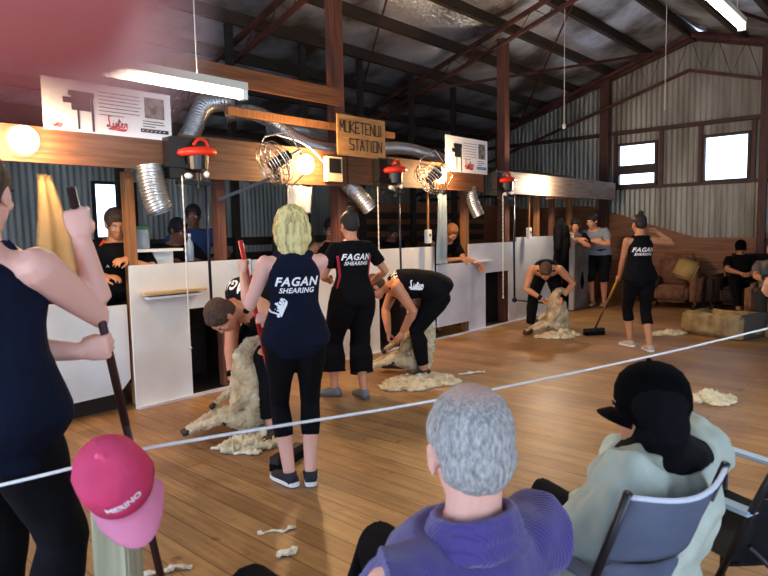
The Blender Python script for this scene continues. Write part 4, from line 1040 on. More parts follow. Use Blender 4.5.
# ---- baseball cap; dome centre at origin of M3 frame (r, f, u)
def cap_parts(c, r, f, u, s, m, brimm, t, squash=None, peak=.075, name='cap'):
    bm = BM(); rings = []; n = 28
    for j, (h, q) in enumerate(((-.035,1.0),(0,1.02),(.035,.97),(.065,.82),(.085,.58),(.096,.3),(.1,.04))):
        rings.append([bm.verts.new(c+(r*(.083*q*math.cos(a))+f*(.1*q*math.sin(a))+u*h)*s) for a in [2*PI*i/n for i in range(n)]])
    skinrings(bm, rings, False); bm.faces.new(rings[-1])
    if squash: 
        for v in bm.verts: squash(v)
    bmesh.ops.solidify(bm, geom=bm.faces[:], thickness=.003*s); d = obj(name+'_crown', bm, m, t, True)
    bm = BM(); g = []; k = 14
    for i in range(k+1):
        a = PI*(.12+.76*i/k); e = V((math.cos(a), math.sin(a), 0)); row = []
        for j in range(6):
            v = j/5; R_ = 1+v*peak/.09*math.sin(a)**1.2
            row.append(bm.verts.new(c+(r*(.084*e.x*(1+v*.12))+f*(.1*e.y*R_)+u*(-.03-.012*v-.028*e.x**2*(v+.2)))*s))
        g.append(row)
    for i in range(k):
        for j in range(5): bm.faces.new((g[i][j], g[i+1][j], g[i+1][j+1], g[i][j+1]))
    bmesh.ops.solidify(bm, geom=bm.faces[:], thickness=.005*s); obj(name+'_peak', bm, brimm, t, True)
    bm = BM(); ball(bm, c+u*.1*s, .008*s, 10, 6); obj('cap_button', bm, m, t, True)
    return d
D = math.radians
HAIR_BR = mat('short_brown_hair', '3A261B', .75, col2='57402C', scale=60, bump=.6, bscale=220); HAIR_DK = mat('dark_hair', '130E0C', .6, col2='241A15', scale=50, bump=.6, bscale=200)
HAIR_GINGER = mat('ginger_hair', '7A4A2A', .7, col2='A06A3C', scale=60, bump=.6, bscale=200)
HAIR_BL = mat('blonde_hair', 'EADA92', .55, col2='A88B50', scale=14, bump=.8, bscale=50, stretch=(4,4,.25), lo=.44, hi=.66)
HAIR_GR = mat('grey_hair', 'CFCDC8', .75, col2='7A766F', scale=150, bump=1, bscale=300, stretch=(1,1,.35), lo=.3, hi=.72)
def gp(P, d, n, off=.028, palm=.088, s=1, pole=None):      # wrist for a grip round a pole point
    P, d, n = V(P), V(d).normalized(), V(n); n = (n-d*n.dot(d)).normalized()
    return wh(P-n*off*s-d*palm*s, d, n, pole, 1.15)
GREYPOLE = mat('worn_pole', '6A4A36', .6)
def broom(label, a, b, m, m2=None, split=.5, width=.36, head=True, yaw=0):
    o = V((b[0], b[1], 0)); a, b = V(a)-o, V(b)-o; t = thing('broom', tuple(o), label, 'broom')
    mid = a.lerp(b, split)
    bm = BM(); tube(bm, [a, mid], .014, 12); obj('handle', bm, m, t, True)
    bm = BM(); tube(bm, [mid, b], .0135, 12); obj('handle', bm, m2 or m, t, True)
    if head:
        mm = M.Rotation(yaw, 4, 'Z')
        bm = BM(); box(bm, (-width/2, -.03, .05), (width/2, .03, .095), mm); obj('broom_head', bm, SOLEB, t)
        bm = BM(); box(bm, (-width/2, -.035, .0), (width/2, .035, .05), mm); obj('bristles', bm, BLACKC, t)
    return t

# ---- 1 man in the left foreground with a broom
a, b = V((.829, 2.085, 1.66)), V((1.064, 2.02, .06))
def onp(z, a=a, b=b): return a.lerp(b, (a.z-z)/(a.z-b.z))
loc = V((.57, 2.17, 0)); yaw = D(32)
f = Fig(loc, yaw, 1.81, neck=(.02, 0, 1.49), head_yaw=D(14), head_pitch=-.05, bulk=1.12,
        hands={1: gp(onp(1.575), (-.12, .1, 1), (.3, .6, .1), pole=(.6, .05, -1)), -1: gp(onp(1.14), (.75, -.55, .1), (.25, .9, 0), pole=(-.5,-.6,-.8))}, feet={1: dict(p=(.0,.13)), -1: dict(p=(.12,-.15))})
t = person(loc, 'man in navy singlet and black trousers gripping a broom pole at the left edge')
f.body(t, SK_FAIR, .006); f.hair(t, HAIR_BR, 'short'); f.eyes(t)
f.top(t, NAVY, 'singlet', 'singlet', hem=-.27, loose=.9, grow=.018); f.pants(t, BLACKC, waist=.2, grow=.02, amp=.01); f.shoes(t, BLACKC, SOLEB)
broom('dark-handled broom held by the man in the left foreground', a, b, mat('dark_stained_pole', '3B1F1C', .4, col2='2A1513', scale=8))

# ---- 2 blonde woman
loc = V((2.335, 2.815, 0)); yaw = D(58); wl = lambda q: loc+fwd_of(yaw)*q[0]+V((math.sin(yaw), -math.cos(yaw), 0))*q[1]+V((0,0,q[2]))
pt, pb = V((2.19, 3.12, 1.46)), V((2.50, 3.14, .05))
f = Fig(loc, yaw, 1.67, female=True, bulk=1.03, head_pitch=-.25, head_yaw=D(-3),
        hands={-1: gp(onp(1.34, pt, pb), (.05, .12, 1), (.8, .3, .0), pole=(-.1, -.35, -1), s=.9), 1: gp(onp(.98, pt, pb), (-.6, .6, .1), (-.4, .8, 0), pole=(-.3, .5, -1), s=.9)}, feet={1: dict(p=(-.0, .062), yaw=D(8)), -1: dict(p=(.02, -.062), yaw=D(25))})
t = person(loc, 'blonde woman in navy lettered singlet and black leggings seen from behind, holding a red pole')
f.body(t, SK_FAIR, .0065); f.hair(t, HAIR_BL, 'bob'); f.eyes(t)
sh = f.top(t, NAVY, 'singlet', 'singlet', hem=-.2, loose=.35, grow=.012, amp=.004); f.pants(t, BLACKC, t1=.74, name='leggings', waist=.25, grow=.006, amp=.002)
f.shoes(t, mat('black_mesh_shoe', '15161B', .7), SOLEW, mat('pale_lace', 'C9D0D4', .6))
fagan(f, t, sh, .047, .66)
c, r, up, back = f.back_c(.12); c2 = f.spine(.28)[0]
me = lister_mesh(.065, .009); wrap('printed_script', me, sh, c2-f.R0*.105*f.s+V((0,0,.05)), f.R0, V((0,0,1)), PRINT, t, rot=D(68))
broom('red-handled broom held upright by the blonde woman', pt, pb, mat('red_pole', 'C3202A', .35), yaw=.3, width=.3)

# ---- 3 first shearer
loc = V((2.85, 3.85, 0)); yaw = D(172); LW = lambda p: lo(loc, yaw, p)
f = Fig(loc, yaw, 1.9, pelvis=LW((3.07, 3.92, .93)), neck=LW((2.72, 3.93, .93)), up0=(.6, 0, .75), up1=(.8, 0, -.5), head_pitch=D(-72), head_yaw=D(10), bulk=1.45,
        hands={1: wh((2.67, 3.98, .42), (.55, -.45, -.6), (.3, -.5, -.9), (.6, .8, -.2), .9), -1: wh((2.76, 3.79, .58), (-.3, .35, -.8), (-.4, .3, -.3), (-.3, -.9, -.1), .8)},
        feet={-1: dict(p=(2.76, 3.62), world=True, yaw=D(215)), 1: dict(p=(2.92, 4.22), world=True, yaw=D(150))})
t = person(loc, 'shearer in black singlet bent double over the nearest sheep, black band on his wrist')
f.body(t, SK_WARM, .0075); f.hair(t, HAIR_BR, 'short'); f.eyes(t)
sh = f.top(t, CHARC, 'singlet', 'singlet', hem=-.12, loose=.9, grow=.022, amp=.009); f.pants(t, BLACKC, grow=.022, amp=.012); f.shoes(t, mat('brown_moccasin', '3A2A22', .8)); f.band(t, 1, BLACKC, .82, .98)
bk = f.spine(.8)
try: wrap('printed_name', text_mesh('FAGAN', .10, 0, .2, .004, 1.1), sh, bk[0]-f.Fc*.0, f.Rc*1.0, f.up1, PRINT, t)
except Exception: pass
hp = thing('shearing_handpiece', tuple(V((2.68, 3.91, .35))), 'small steel handpiece in the right hand of the nearest shearer', 'handpiece')
bm = BM(); tube(bm, [(-.03,.06,.04), (0,0,0), (.05,-.06,-.04)], [.018,.02,.016], 10); obj('grip', bm, STEELB, hp, True)
bm = BM(); box(bm, (.045,-.1,-.06), (.075,-.055,-.045)); obj('comb', bm, STEELB, hp)

# ---- 4 standing person with bun
loc = V((3.96, 3.96, 0)); yaw = D(66)
f = Fig(loc, yaw, 1.70, female=True, bulk=1.08, head_pitch=-.2, head_yaw=D(8), hands={1: dict(p=(.22, .27, 1.02), d=(1, -.3, .1), n=(0, -1, -.2), curl=.5, pole=(-.5, .8, -.6)), -1: dict(p=(.30, -.12, 1.05), d=(1, .2, .2), n=(0, 1, 0), curl=.6, pole=(-.4, -.7, -.7))},
        feet={-1: dict(p=(3.86, 4.13), world=True, yaw=D(120)), 1: dict(p=(3.98, 3.87), world=True, yaw=D(70))})
t = person(loc, 'person with dark topknot and red-sided black shirt standing between the sheep')
f.body(t, SK_WARM, .008); f.hair(t, HAIR_DK, 'bun'); f.eyes(t)
BRED = mat('black_cloth_red_panels', '121216', .85)
sh = f.top(t, BLACKC, 'tshirt', 'shirt', hem=-.06, sleeve=.32, amp=.006, loose=.3); f.pants(t, BLACKC, t1=.82, grow=.035, amp=.012, name='cropped_trousers', flare=.035)
for sd in (1, -1):
    bm = BM(); f_ = []
    for i in range(9):
        u = .0+.75*i/8; c, r, d, up = f.spine(u); aa, bb_ = f.prof(u); f_.append(c+r*sd*(aa*.86+.014)*1.02-d*bb_*.42)
    me_ = brush_mesh([[(0, 0), (0, .001)]], .01); bpy.data.meshes.remove(me_)
    tube(bm, f_, .014, 8); obj('red_side_panel', bm, mat('crimson_cloth', 'A82038', .85), t, True)
f.shoes(t, mat('grey_shoe', '6E7276', .8), mat('grey_sole', '55585B', .7)); fagan(f, t, sh, .052, .72)

# ---- 5 second shearer, side on
loc = V((4.92, 3.98, 0)); yaw = D(133); LW = lambda p: lo(loc, yaw, p)
f = Fig(loc, yaw, 1.76, pelvis=LW((5.04, 3.81, .88)), neck=LW((4.69, 4.17, .93)), up0=(.7, 0, .7), up1=(.95, 0, -.2), head_pitch=D(-60), bulk=1.25,
        hands={-1: wh((4.74, 4.04, .50), (-.3, .2, -.9), (.2, .8, -.2), (-1, -.5, .15), .9), 1: wh((4.70, 4.20, .48), (-.1, -.1, -1), (.3, -.5, 0), (.3, .6, .2), .8)},
        feet={-1: dict(p=(4.93, 3.92), world=True, yaw=D(150)), 1: dict(p=(4.98, 4.32), world=True, yaw=D(115))})
t = person(loc, 'shearer in black singlet bent side-on over the middle sheep')
f.body(t, SK_WARM, .008); f.hair(t, HAIR_BR, 'short'); f.eyes(t)
sh = f.top(t, BLACKC, 'singlet', 'singlet', hem=-.12, loose=.3, amp=.005); f.pants(t, BLACKC, grow=.02, amp=.01); f.shoes(t, mat('brown_moccasin', '3A2A22', .8))
c, r, d, up = f.spine(.52); wrap('printed_script', lister_mesh(.085, .012), sh, c+V((0,0,.0)), -up*.8+V((0,0,0)), V((0,0,1))-up*up.z if False else (V((0,0,1)).cross(-up)).cross(-up)*-1, PRINT, t)
c, r, d, up = f.spine(.86); wrap('printed_name', text_mesh('FAGAN', .085, 0, .2, .004, 1.1), sh, c, f.Rc, f.up1, PRINT, t)

# ---- 6 third shearer, facing us
loc = V((8.15, 4.2, 0)); yaw = D(207); LW = lambda p: lo(loc, yaw, p)
f = Fig(loc, yaw, 1.74, pelvis=LW((8.30, 4.32, .86)), neck=LW((7.92, 4.13, .90)), up0=(.7, 0, .7), up1=(.95, 0, -.3), head_pitch=D(-60), bulk=1.05,
        hands={1: wh((7.9, 4.18, .52), (.5, -.4, -.7), (.3, -.5, -.3), (-.2, .9, .2), .9), -1: wh((8.10, 3.98, .52), (-.3, .1, -.9), (-.6, .3, 0), (-.2, -.9, .2), .9)},
        feet={1: dict(p=(8.0, 4.42), world=True, yaw=D(190)), -1: dict(p=(8.38, 4.12), world=True, yaw=D(225))})
t = person(loc, 'farthest shearer, facing the camera and bent over a sheep, black wristbands')
f.body(t, SK_TAN, .009); f.hair(t, HAIR_BR, 'short'); f.eyes(t)
f.top(t, BLACKC, 'singlet', 'singlet', hem=-.12, loose=.3, amp=.005); f.pants(t, BLACKC, grow=.02, amp=.01); f.shoes(t, mat('brown_moccasin', '3A2A22', .8)); f.band(t, 1, BLACKC, .8, .98); f.band(t, -1, BLACKC, .8, .98)

# ---- 7 woman with the yellow broom
loc = V((7.67, 2.76, 0)); yaw = D(44)
pt, pb = V((7.72, 3.0, .95)), V((8.36, 3.62, .06))
f = Fig(loc, yaw, 1.66, female=True, bulk=1.02, head_pitch=-.15, head_yaw=D(12),
        hands={-1: gp(onp(.82, pt, pb), (.5, .3, -.5), (.3, .6, .5), pole=(-.4, -.7, -.7), s=.9), 1: dict(p=(.02, .22, 1.42), d=(-.1, -.6, .5), n=(-.2, -1, 0), curl=.5, pole=(.1, 1, -.5))},
        feet={-1: dict(p=(7.78, 2.90), world=True, yaw=D(60)), 1: dict(p=(7.60, 2.60), world=True, yaw=D(40))})
t = person(loc, 'woman with a topknot in black lettered singlet, one elbow raised, at the right')
f.body(t, SK_TAN, .009); f.hair(t, HAIR_DK, 'bun'); f.eyes(t)
sh = f.top(t, BLACKC, 'singlet', 'singlet', hem=-.2, loose=.5, amp=.005); f.pants(t, BLACKC, t1=.68, grow=.012, name='leggings', amp=.003); f.shoes(t, mat('pale_shoe', 'B9A99C', .8), SOLEW)
fagan(f, t, sh, .05, .66)
broom('yellow-handled broom whose dark head rests on the boards left of the far woman', pt, pb, mat('yellow_pole', 'D8B23A', .4), GREYPOLE, .42, .3, yaw=-.6)

# ---- 8 man in grey T-shirt with folded arms
loc = V((11.45, 4.88, 0)); yaw = D(190)
f = Fig(loc, yaw, 1.9, neck=(.24, .04, 1.46), head_yaw=D(-20), head_pitch=-.25, bulk=1.12,
        hands={1: dict(p=(.46, -.02, 1.27), d=(.2, -1, 0), n=(-.6, 0, -.5), curl=.5, pole=(.3, .9, -.8)), -1: dict(p=(.50, .0, 1.25), d=(.1, 1, .1), n=(-.6, 0, -.5), curl=.5, pole=(.3, -.9, -.8))})
t = person(loc, 'man in grey T-shirt and black shorts leaning folded arms on the grey race')
f.body(t, SK_WARM, .011); f.hair(t, HAIR_DK, 'short'); f.eyes(t)
f.top(t, mat('grey_marl', '8A8F98', .9, col2='767B84', scale=30), 'tshirt', 'shirt', hem=-.06, sleeve=.36, loose=.4); f.pants(t, BLACKC, t1=.52, grow=.03, name='shorts'); f.shoes(t, mat('tan_boot', '9C7A54', .8), SOLEB)

# ---- 9 man in black leaning on the end of the race
loc = V((10.95, 5.2, 0)); yaw = D(225)
f = Fig(loc, yaw, 1.78, neck=(.20, 0, 1.40), head_yaw=D(-20), head_pitch=-.3, bulk=1.05,
        hands={1: dict(p=(.38, -.02, 1.30), d=(.2, -1, 0), n=(-.3, 0, -1), curl=.4, pole=(.2, .9, -.8)), -1: dict(p=(.42, .05, 1.30), d=(.1, 1, 0), n=(-.3, 0, -1), curl=.4, pole=(.2, -.9, -.8))})
t = person(loc, 'dark-clothed man leaning over the race end, left of the man in grey')
f.body(t, SK_WARM, .011); f.hair(t, HAIR_DK, 'short'); f.eyes(t); f.top(t, BLACKC, 'tshirt', 'shirt', sleeve=.4, loose=.3); f.pants(t, BLACKC, grow=.02)

# ---- 10 man leaning through the opening
loc = V((7.38, 5.78, 0)); yaw = D(245); LW = lambda p: lo(loc, yaw, p)
f = Fig(loc, yaw, 1.78, pelvis=(0, 0, .93), neck=LW((7.40, 5.42, 1.36)), up1=(.8, 0, .6), head_pitch=-.75, head_yaw=D(5), bulk=1.05,
        hands={-1: wh((7.72, 5.08, 1.0), (.5, -.3, -.8), (-.6, -.1, -.5), (.6, .3, -.8), .4), 1: wh((7.42, 5.22, 1.08), (.7, -.3, -.4), (0, -.2, -1), (-.3, .2, -.8), .4)})
t = person(loc, 'man with ginger hair in a dark T-shirt leaning his arms over the low board')
f.body(t, SK_TAN, .009); f.hair(t, HAIR_GINGER, 'short'); f.eyes(t); f.top(t, BLACKC, 'tshirt', 'shirt', sleeve=.4); f.pants(t, BLACKC, grow=.02)

# ---- 11-15 people behind the boards at the left
def stander(loc, yaw, H, label, m, skin, hairm, kind='tshirt', hands=None, sleeve=.38, hk='short', neck=None, hy=0, hp=-.3, vox=.01, female=False, bulk=1.05):
    loc = V(loc); f = Fig(loc, D(yaw), H, neck=neck, head_yaw=D(hy), head_pitch=hp, bulk=bulk, hands=hands, female=female); t = person(loc, label)
    f.body(t, skin, vox); f.hair(t, hairm, hk); f.eyes(t); sh = f.top(t, m, kind, 'shirt', sleeve=sleeve, loose=.3); f.pants(t, BLACKC, grow=.02, voxel=.013)
    return f, t, sh
ORAN = mat('orange_red_cloth', 'C8401E', .85)
f, t, sh = stander((2.60, 5.66, 0), 250, 1.9, 'man in black shirt with orange-red shoulder panels leaning on the boards behind the left post', BLACKC, SK_TAN, HAIR_BR, neck=(.1, 0, 1.47), hp=-.35, hy=10, bulk=1.3,
        hands={1: dict(p=(.38, .12, 1.16), d=(.8, -.8, 0), n=(0, -.2, -1), curl=.4, pole=(-.3, 1, -.8)), -1: dict(p=(.40, -.05, 1.30), d=(.8, .6, 0), n=(0, .3, -1), curl=.4, pole=(-.3, -1, -.6))})
for sd in (1, -1):
    bm = BM(); P = [f.neck-f.up1*.0*f.s+f.Rc*sd*.085+f.Fc*.04, f.neck-f.up1*.06+f.Rc*sd*.13+f.Fc*.085, f.neck-f.up1*.14+f.Rc*sd*.155+f.Fc*.105, f.neck-f.up1*.24+f.Rc*sd*.16+f.Fc*.105]
    tube(bm, catmull(P, 4), .022, 8); obj('orange_panel', bm, ORAN, t, True)
me = text_mesh('A', .04); wrap('chest_emblem', me, sh, f.neck-f.up1*.2+f.Rc*.08, -f.Rc, f.up1, PRINT, t)
stander((3.52, 6.3, 0), 255, 1.8, 'dark-haired man in shadow behind the green-lidded jug', CHARC, SK_DARK, HAIR_DK, neck=(.16, 0, 1.42), hy=30, hp=-.4, hands={-1: dict(p=(.4, -.1, 1.25), d=(1,.3,0), n=(0,0,-1), pole=(-.3,-1,-.6)), 1: dict(p=(.35, .1, 1.25), d=(1,-.5,0), n=(0,0,-1), pole=(-.3,1,-.6))})
stander((4.1, 6.78, 0), 245, 1.88, 'person in blue T-shirt in shadow behind the first motor, next to the dark-haired man', mat('blue_cloth', '23406E', .85), SK_DARK, HAIR_DK, hy=-10, hp=-.1, hands={-1: dict(p=(.35, -.25, 1.2), d=(.4,1,.4), n=(0,0,-1), pole=(-.3,-1,-.6)), 1: dict(p=(.3, .25, 1.25), d=(.4,-1,.4), n=(0,0,-1), pole=(-.3,1,-.6))})
f, t, sh = stander((5.27, 5.6, 0), 215, 1.8, 'brown-armed person in dark singlet behind the boards, facing the topknot person', CHARC, SK_TAN, HAIR_DK, 'singlet', neck=(.06, 0, 1.40), hy=15, hp=-.3, hands={-1: dict(p=(.45, -.02, 1.22), d=(1,.3,0), n=(0,.4,-1), pole=(-.3,-.8,-.8)), 1: dict(p=(.4, .2, 1.2), d=(1,-.3,0), n=(0,0,-1), pole=(-.3,1,-.6))})
stander((5.25, 6.3, 0), 240, 1.86, 'person in dark green top standing behind the brown-armed one', mat('dark_green_cloth', '2E4026', .85), SK_DARK, HAIR_DK, hp=-.2)
stander((7.0, 6.25, 0), 250, 1.72, 'shadowed person in black behind the boards below the second cage fan', BLACKC, SK_DARK, HAIR_DK, hp=-.5, neck=(.12,0,1.36))

# ---- seated people at the far right
def seated(loc, yaw, H, label, m, skin, pm, hands=None, neck=(-.16, 0, .95), pel=(0, 0, .5), hy=0, hp=-.1, vox=.011, ft=(.48, .14), hk='short', hairm=None, bulk=1.1, sleeve=.38, up0=None):
    loc = V(loc); f = Fig(loc, D(yaw), H, pelvis=pel, neck=neck, head_yaw=D(hy), head_pitch=hp, bulk=bulk, up0=up0, hands=hands or {1: dict(p=(.32, .1, .68), d=(.8,-.8,0), n=(0,0,-1), pole=(-.2,1,-.3)), -1: dict(p=(.32, -.06, .68), d=(.8,.8,0), n=(0,0,-1), pole=(-.2,-1,-.3))},
            feet={1: dict(p=(ft[0], ft[1]), pole=(.6, .3, 1)), -1: dict(p=(ft[0]+.06, -ft[1]), pole=(.6, -.3, 1))}); t = person(loc, label)
    f.body(t, skin, vox); f.hair(t, hairm or HAIR_DK, hk); f.eyes(t); sh = f.top(t, m, 'tshirt', 'shirt', sleeve=sleeve, loose=.3, hem=-.02); f.pants(t, pm, grow=.02, amp=.008)
    return f, t, sh
f, t, sh = seated((12.1, 2.62, 0), 205, 1.78, 'man in black cap and black T-shirt lounging in an armchair by the far wall', BLACKC, SK_TAN, BLACKC, hy=-5, hp=-.15)
cap_parts(f.hc+f.hu*.045*f.s, f.hr, f.hf, f.hu, 1.06, BLACKC, BLACKC, t)
f.shoes(t, BLACKC, SOLEB)
f, t, sh = seated((10.58, 1.88, 0), 195, 1.74, 'older man in grey-brown shirt sitting at the right edge of the frame', mat('taupe_cloth', '6B6058', .9), SK_WARM, mat('dark_trouser', '23221F', .9), hairm=HAIR_GR, hk='thin', hp=-.2)
f.shoes(t, BLACKC, SOLEB)
# standing onlooker whose head shows over the seated men
stander((12.62, 2.0, 0), 200, 1.60, 'bald person standing against the far wall, only the head showing at the right edge', CHARC, SK_TAN, HAIR_DK, hk='thin')

# ---- man cut by the right edge
loc = V((6.62, .93, 0)); yaw = D(150)
f = Fig(loc, yaw, 1.8, bulk=1.15, neck=(.05,0,1.47), hands={1: dict(p=(.16,.25,.95), d=(.5,-.2,-.8), n=(0,-1,0), curl=.5), -1: dict(p=(.24,-.02,1.05), d=(.5,.8,-.2), n=(-.5,1,0), curl=.5, pole=(-.6,-.3,-.7))}, feet={-1: dict(p=(.02,-.14)), 1: dict(p=(-.04,.12))})
t = person(loc, 'man in dark work clothes and brown boots cut off by the right edge')
f.body(t, SK_TAN, .009); f.hair(t, HAIR_BR, 'short'); f.eyes(t); f.top(t, mat('dark_teal_cloth', '1E2A2C', .9), 'tshirt', 'shirt', sleeve=.9, hem=-.12, grow=.03, loose=.5); f.pants(t, mat('dark_teal_cloth', '1E2A2C', .9), grow=.035, amp=.012); f.shoes(t, mat('brown_boot', '2C2019', .8), SOLEB)

# ================================================================== sheep
LB = D(134)
sheep((2.72, 3.83, 0), 'nearest sheep sitting on its rump, legs out to the left, under the first shearer', D(158), lean=.1, head_dir=(-.9, 0, .1), voxel=.008, s=.92)
sheep((4.98, 4.12, 0), 'middle sheep slumped against the side-on shearer', D(145), lean=.3, head_dir=(.1, 0, .8), s=.98)
sheep((8.12, 4.08, 0), 'farthest sheep held up by its head between the third shearer\'s legs', D(150), lean=.15, head_dir=(-.9, 0, .1), s=.82)

# ================================================================== spectators in front
# grey-haired man in a purple jumper
PURP = bpy.data.materials.new('purple_ribbed_knit'); PURP.use_nodes = True; nt = PURP.node_tree; b_ = nt.nodes['Principled BSDF']
b_.inputs['Base Color'].default_value = srgb('46387A'); b_.inputs['Roughness'].default_value = .95; b_.inputs['Sheen Weight'].default_value = .3
tc = nt.nodes.new('ShaderNodeTexCoord'); mp = nt.nodes.new('ShaderNodeMapping'); mp.inputs['Rotation'].default_value = (0, 0, D(-25)); wv = nt.nodes.new('ShaderNodeTexWave'); wv.inputs['Scale'].default_value = 48; wv.inputs['Distortion'].default_value = .6; wv.inputs['Detail'].default_value = 1
bp = nt.nodes.new('ShaderNodeBump'); bp.inputs['Strength'].default_value = .6; bp.inputs['Distance'].default_value = .004
nt.links.new(tc.outputs['Object'], mp.inputs[0]); nt.links.new(mp.outputs[0], wv.inputs['Vector']); nt.links.new(wv.outputs['Fac'], bp.inputs['Height']); nt.links.new(bp.outputs[0], b_.inputs['Normal'])
loc = V((1.07, .93, -.03)); yaw = D(78)
f = Fig(loc, yaw, 1.82, pelvis=(0, 0, .43), neck=(-.25, .0, .935), up1=(-.1, 0, 1), head_yaw=D(-26), head_pitch=-.22, bulk=1.02,
        hands={1: dict(p=(.16, .08, .54), d=(.8,-.6,0), n=(0,0,-1), pole=(-.2,.6,-.8)), -1: dict(p=(.22, .12, .46), d=(.8,.6,0), n=(0,0,-1), pole=(-.2,-.6,-.8))},
        feet={1: dict(p=(1.34, 1.42), world=True, yaw=D(70), pole=(.4, .35, 1)), -1: dict(p=(1.08, 1.50), world=True, yaw=D(90), pole=(.6, -.35, 1))})
t = person(loc, 'grey-haired man in a purple ribbed jumper seated in the foreground, seen from behind')
f.body(t, SK_FAIR, .0055)
hr = f.hair(t, HAIR_GR, 'short', .004, .009); f.eyes(t)
HG = HAIR_GR.copy(); HG.name = 'thinning_grey_hair'; nt = HG.node_tree; tc = nt.nodes.new('ShaderNodeTexCoord'); vd = nt.nodes.new('ShaderNodeVectorMath'); vd.operation = 'DISTANCE'
nt.links.new(tc.outputs['Object'], vd.inputs[0]); vd.inputs[1].default_value = f.hc+f.hu*.125*f.s-f.hf*.055*f.s
rp = nt.nodes.new('ShaderNodeMapRange'); rp.inputs['From Min'].default_value = .02; rp.inputs['From Max'].default_value = .068; rp.inputs['To Min'].default_value = .95; rp.inputs['To Max'].default_value = 0
nt.links.new(vd.outputs['Value'], rp.inputs['Value']); mx = nt.nodes.new('ShaderNodeMixRGB'); bs_ = nt.nodes['Principled BSDF']; old = bs_.inputs['Base Color'].links[0].from_socket
nt.links.new(rp.outputs[0], mx.inputs[0]); nt.links.new(old, mx.inputs[1]); mx.inputs[2].default_value = srgb('DDB4A4'); nt.links.new(mx.outputs[0], bs_.inputs['Base Color'])
hr.data.materials[0] = HG
sh = f.top(t, PURP, 'tshirt', 'jumper', hem=-.05, sleeve=.98, grow=.022, neckt=.97, voxel=.007, amp=.012, loose=.3); f.pants(t, BLACKC, grow=.02, voxel=.008); f.shoes(t, BLACKC, SOLEB)
bm = BM(); nb = f.neck-f.up1*.02
for q, rad, zz, th in ((0, .083, -.012, .022), (1, .078, .018, .018), (2, .072, .042, .013)):
    tube(bm, [nb+f.Rc*(rad*1.12*math.cos(a_))+f.Fc*(rad*1.02*math.sin(a_)+.005)+f.up1*(zz-.02*math.sin(a_)) for a_ in [2*PI*i/30 for i in range(31)]], th, 10, cap=True)
me = solid(bm, .005, 3, fold(.003, 30), 'collar'); mobj('collar', me, PURP, t, True)
# hooded spectator in a pale jacket
loc = V((1.86, .70, 0)); yaw = D(84)
f = Fig(loc, yaw, 1.72, pelvis=(0, 0, .40), neck=(-.10, 0, .87), up1=(.1, 0, 1), head_yaw=D(16), head_pitch=-.1, bulk=1.1,
        hands={1: dict(p=(.22, .06, .50), d=(.8,-.6,0), n=(0,0,-1), pole=(-.2,.6,-.8)), -1: dict(p=(.22, -.06, .50), d=(.8,.6,0), n=(0,0,-1), pole=(-.2,-.6,-.8))},
        feet={1: dict(p=(.5, .12), pole=(.4, .3, 1)), -1: dict(p=(.46, -.18), pole=(.6, -.3, 1))})
t = person(loc, 'spectator in black peaked cap and pale grey-green jacket seated in the front camp chair')
f.hc -= V((0,0,.035))
f.body(t, SK_WARM, .007); f.hairm = HAIR_DK; f.eyes(t)
JK = mat('pale_sage_jacket', 'BAC3B2', .8, col2='A5AD9E', scale=6, bump=.15, bscale=18)
f.top(t, JK, 'tshirt', 'jacket', hem=-.02, sleeve=.97, grow=.05, neckt=.95, voxel=.008, amp=.03, loose=.6); f.pants(t, BLACKC, grow=.02, voxel=.009); f.shoes(t, BLACKC, SOLEB)
bm = BM(); nb = f.neck
limb(bm, [(nb+f.Fc*.0, .085), (nb+f.nu*.04, .08), (f.hc-f.hf*.035-f.hu*.03, .076)], 20); loft(bm, [(nb-f.up1*.05, f.Rc, f.Fc, .19, .135), (nb-f.up1*.015, f.Rc, f.Fc, .15, .125), (nb+f.up1*.02, f.Rc, f.Fc, .09, .085)], 20)
me = solid(bm, .007, 3, fold(.006, 16), 'hood'); mobj('hood', me, BLACKC, t, True)
CAPM = mat('black_felt', '08080B', .95, bump=.2, bscale=80, spec=.15)
cap_parts(f.hc+f.hu*.035-f.hf*.012, f.hr, f.hf, f.hu, 1.06, CAPM, CAPM, t, peak=.048)
bm = BM(); R3 = M((f.hr, f.hf, f.hu)).transposed()
ball(bm, f.hc-f.hf*.022+f.hu*.02, (.1,.096,.1), 24, 14, R3); ball(bm, f.hc-f.hf*.03-f.hu*.05, (.08,.08,.08), 20, 12, R3); me = solid(bm, .006, 2, fold(.003, 20), 'cap_back'); mobj('cap_flap', me, CAPM, t, True)
# camp chairs
FAB = mat('slate_chair_cloth', '808AA2', .85, col2='6C748C', scale=5, bump=.15, bscale=200); PIPE = mat('silver_piping', 'C9CEDA', .5); FRM = mat('black_tube', '17171A', .4); BFAB = mat('black_chair_cloth', '0E0F12', .8)
camp_chair((1.70, .70, 0), D(70-90), 'slate grey camp chair with silver piping under the capped spectator', FAB, PIPE, FRM, w=.37, back_h=.86)
camp_chair((2.40, .46, 0), D(68-90), 'black camp chair with pale blue armrests at the lower right', BFAB, BFAB, FRM, w=.46, armm=mat('pale_blue_arm', 'A8BCCB', .7), back_h=.84)

